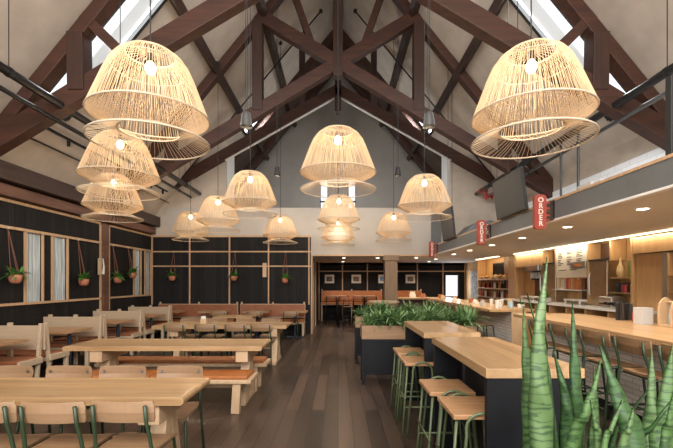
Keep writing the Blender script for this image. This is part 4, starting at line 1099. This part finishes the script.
# ================================================================== BACK ROOM
for i, (x, mt, lb) in enumerate([(-.36,'photo1','black and white'), (.77,'photo3','brownish'), (1.9,'photo2','blue'), (3.05,'photo3','sepia')]):
    t = T('framed_picture', 'small pale framed %s picture, %s on the back wall' % (lb, ['leftmost','second from left','third from left','right of the column'][i]), 'picture', (x, YB-.03, 1.73), group='framed pictures on the back wall')
    B(-.20, .20, -.02, .02, -.18, .18).build('frame', 'paper', t, bevel=.004); B(-.12, .12, -.023, -.02, -.10, .09).build('print', mt, t)
def tall_bench(label, xa, xb):
    t = T('high_banquette', label, 'bench', ((xa+xb)/2, 16.5, 0), group='tall banquettes on the back wall'); h = (xb-xa)/2
    B(-h, h, .20, .26, .80, 1.24).build('backrest', 'leather', t, bevel=.015); B(-h, h, -.22, .20, .72, .78).build('seat_cushion', 'leather', t, bevel=.015); B(-h, h, -.22, .22, .66, .72).build('seat_board', 'oak', t)
    k_ = int(round((xb-xa)/1.1))
    for i in range(k_+1):
        x = -h+.03+(2*h-.06)*i/k_
        B(x-.025, x+.025, .26, .30, 0, 1.30).build('post', 'pale', t); B(x-.025, x+.025, -.21, -.17, 0, .66).build('leg', 'oakZ', t); B(x-.025, x+.025, -.17, .26, .60, .66).build('side_rail', 'oakZ', t)
tall_bench('tall tan leather banquette left of the column in the back room', -.70, 1.85)
tall_bench('tall tan leather banquette right of the column in the back room', 2.0, 3.5)
def bar_table(label, x, y, w, d, round_=False):
    t = T('bar_height_table', label, 'table', (x, y, 0), group='bar height tables in the back room')
    if round_: MB().lathe([(w-.01,1.015),(w,1.02),(w,1.065),(w-.01,1.07)], 8).build('tabletop', 'pale', t)
    else: B(-w, w, -d, d, 1.02, 1.06).build('tabletop', 'oak', t, bevel=.005)
    MB().lathe([(.035,.03),(.035,1.02)], 12).build('pedestal', 'black', t); B(-.28, .28, -.04, .04, 0, .03).box(-.04, .04, -.28, .28, 0, .031).build('base', 'black', t)
bar_table('bar height oak table nearest the passage in the back room', -.05, 15.75, .38, .33)
bar_table('bar height oak table in the middle of the back room', 1.05, 15.75, .42, .33)
bar_table('eight sided pale wooden high table just behind the planters', 1.28, 11.2, .43, .43, True)
wchair = make_chair('bar_chair', 'dark framed bar chair in the back room, leftmost', 'bar chair', 'bar chairs in the back room', .76, 1.08, 'black', .42, .38, 'leather2', True, .014)
wchair.location = (-.25, 15.1, 0)
for i, x in enumerate((.22, .75, 1.25)):
    dup(wchair, 'dark framed bar chair in the back room, %s' % ['second from left','third from left','rightmost, near the column'][i], (x, 15.1, 0), 0)
dup(wchair, 'dark framed bar chair at the bar height tables, standing nearer the camera', (.30, 13.9, 0), .3)

# ================================================================== SNAKE PLANTS (front right)
tr = T('trough_planter', 'low dark steel trough holding the snake plants', 'planter', (1.0, 1.32, 0))
m = MB().box(-.52, .62, -.22, -.20, 0, .80).box(-.52, .62, .20, .22, 0, .80).box(-.52, -.50, -.20, .20, 0, .80).box(.60, .62, -.20, .20, 0, .80); m.build('box', 'panel', tr, bevel=.003)
B(-.50, .60, -.20, .20, .02, .75).build('soil', 'soil', tr)
def snake_leaf(parent, base, pts, width, mat, face=0., name='leaf'):
    a_, b_ = Vector(pts[1]), Vector(pts[2]); dd_ = a_-b_; k_ = (a_.z-.74)/max(.05, -dd_.z); off_ = Vector((dd_.x, dd_.y, 0))*k_*.35
    if off_.length > .09: off_ = off_.normalized()*.09
    pts = [(a_.x+off_.x, a_.y+off_.y, .74)] + list(pts[1:])
    """pts: centre line (world), width in metres at widest, channel shaped cross-section; face turns the blade about its length"""
    P_ = [Vector(p) for p in pts]
    # resample with Catmull-Rom
    Q = []
    n_ = len(P_)
    for i in range(n_-1):
        p0 = P_[max(0,i-1)]; p1 = P_[i]; p2 = P_[i+1]; p3 = P_[min(n_-1,i+2)]
        for k_ in range(8):
            t = k_/8; Q.append(.5*((2*p1)+(-p0+p2)*t+(2*p0-5*p1+4*p2-p3)*t*t+(-p0+3*p1-3*p2+p3)*t*t*t))
    Q.append(P_[-1])
    N_ = len(Q); vs = []; fs = []; C_ = 7
    cum = [0.]
    for i in range(1, N_): cum.append(cum[-1]+(Q[i]-Q[i-1]).length)
    for i, q in enumerate(Q):
        t = cum[i]/cum[-1]
        d = (Q[min(N_-1,i+1)]-Q[max(0,i-1)]).normalized()
        s = Vector((math.cos(face), math.sin(face), 0)); s = (s - d*s.dot(d)).normalized(); nn = s.cross(d)
        w = width*(.72+.28*math.sin(PI*min(1,t/.4)*.5))*(1 if t < .4 else max(.0, 1-((t-.4)/.6)**1.1))
        w = max(w, .0015)
        for side in (0, 1):
            for j in range(C_):
                u = -1+2*j/(C_-1)
                off = .22*w*(u*u) + .006*math.sin(i*.8+u*2)*(w/width)
                th = .0035*(1-abs(u)**4)*(1 if side else -1)
                vs.append(q + s*(u*w/2) - nn*(off) + nn*th)
    R_ = 2*C_
    for i in range(N_-1):
        a = i*R_; b = a+R_
        for j in range(C_-1):
            fs.append((a+j, a+j+1, b+j+1, b+j)); fs.append((a+C_+j+1, a+C_+j, b+C_+j, b+C_+j+1))
        fs.append((a, b, b+C_, a+C_)); fs.append((a+C_-1, a+2*C_-1, b+2*C_-1, b+C_-1))
    m = MB(); loc = parent.location
    m._add([v-loc for v in vs], fs)
    o = m.build(name, mat, parent, smooth=True); return o
def W(px, py, Y):   # world point from a measured sight line and its distance
    return ((px-338)*Y/400, Y, EYE+(282-py)*Y/400)
def snake(label, loc, leaves):
    t = T('snake_plant', label, 'snake plant', loc, group='snake plants in the trough')
    for (pts, w, mt, fc) in leaves: snake_leaf(t, None, pts, w if w > .09 and w < .095 else w*1.28, mt, fc)
Yb = 1.30
snake('tallest snake plant, its long tip reaching up in front of the menu shelves', (.70, 1.30, .75), [
    ([(.69,1.30,.74), W(546,440,1.27), W(542,380,1.26), W(541,330,1.27), W(545,285,1.30), W(547,257,1.32)], .092, 'snake2', .1),
    ([(.64,1.34,.74), W(536,440,1.34), W(530,380,1.35), W(526,340,1.36), W(523,306,1.37)], .068, 'snake', .25),
    ([(.70,1.42,.74), W(552,400,1.42), W(542,345,1.44), W(534,318,1.45), W(527,293,1.46)], .026, 'snake3', .2),
    ([(.76,1.40,.74), W(568,440,1.40), W(566,400,1.40), W(560,375,1.41), W(552,345,1.42)], .050, 'snake3', -.5),
])
snake('snake plant in the middle of the trough with a dark upright leaf', (.90, 1.32, .75), [
    ([(.80,1.40,.74), W(581,440,1.42), W(578,390,1.42), W(575,345,1.43), W(572,301,1.44)], .060, 'snake3', .15),
    ([(.86,1.28,.74), W(578,440,1.24), W(588,415,1.22), W(596,385,1.22), W(600,360,1.22)], .074, 'snake', .3),
    ([(.96,1.26,.74), W(642,448,1.24), W(627,410,1.25), W(612,375,1.27), W(599,345,1.30)], .10, 'snake3', .25),
    ([(.86,1.44,.74), W(594,448,1.46), W(596,410,1.46), W(593,365,1.46)], .036, 'snake', -.3),
    ([(.84,1.22,.74), W(600,448,1.18), W(596,425,1.17), W(590,400,1.17)], .050, 'snake2', .0),
])
snake('snake plant at the right picture edge with crowded short leaves', (1.16, 1.32, .75), [
    ([(1.00,1.38,.74), W(655,448,1.38), W(654,400,1.38), W(651,349,1.40)], .07, 'snake2', .1),
    ([(1.08,1.36,.74), W(664,448,1.36), W(668,400,1.36), W(672,345,1.38)], .08, 'snake', -.2),
    ([(1.06,1.20,.74), W(626,448,1.18), W(630,430,1.17), W(633,408,1.17)], .08, 'snake2', .15),
    ([(1.04,1.48,.74), W(615,440,1.48), W(632,412,1.48), W(648,390,1.48)], .046, 'snake3', .6),
    ([(1.10,1.30,.74), W(640,448,1.28), W(655,425,1.26), W(676,395,1.26)], .05, 'snake3', .4),
    ([(1.20,1.25,.74), W(668,448,1.22), W(671,420,1.21), W(675,385,1.2)], .06, 'snake', .1),
    ([(1.25,1.40,.74), (1.22,1.42,1.0), (1.28,1.45,1.3)], .06, 'snake', .1),
    ([(.98,1.22,.74), W(606,448,1.16), W(612,430,1.16), W(622,400,1.17)], .05, 'snake', .3),
])

# ================================================================== LIGHT
world = bpy.data.worlds.new('overcast_sky'); scene.world = world; world.use_nodes = True
bg = world.node_tree.nodes['Background']; bg.inputs[0].default_value = (.88,.95,1,1); bg.inputs[1].default_value = 1.05
area('added_front_fill', (-.2, YF+.08, 2.0), (math.radians(90), 0, 0), 10.5, 3.2, 190, (1,.925,.84))  # added fill lamp, stands in for daylight from the assumed front windows
area('daylight_nook', (4.81, YB-.06, 1.45), (math.radians(-90), 0, 0), .6, .9, 12, (1,1,1))
for s_ in (-1, 1):
    for (a, b, c, d) in sky:
        cx = (a+b)/2
        q = area('daylight_skylight', (s_*(cx+.03), (c+d)/2, RZ(cx)+.12), (0, s_*math.atan(1.22), 0), (b-a)*1.4, (d-c)*.9, 95, (.95,.98,1))
for a_ in area_jobs: area(*a_)
# ================================================================== CAMERA
cd = bpy.data.cameras.new('camera'); cam = bpy.data.objects.new('camera', cd); COL.objects.link(cam)
cam.location = (0, 0, EYE); cam.rotation_euler = (PI/2, 0, 0)
cd.sensor_width = 36; cd.lens = 36*400/673; cd.shift_x = -1.5/673; cd.shift_y = 58/673; cd.clip_start = .05
scene.camera = cam
scene.view_settings.view_transform = 'Standard'; scene.view_settings.look = 'None'; scene.view_settings.gamma = 1; scene.view_settings.exposure = 0.56
try: scene.view_settings.use_curve_mapping = False
except Exception: pass
scene.cycles.use_denoising = True
scene.cycles.max_bounces = 8; scene.cycles.diffuse_bounces = 4; scene.cycles.transparent_max_bounces = 12
scene.cycles.sample_clamp_indirect = 6; scene.cycles.caustics_reflective = False; scene.cycles.caustics_refractive = False
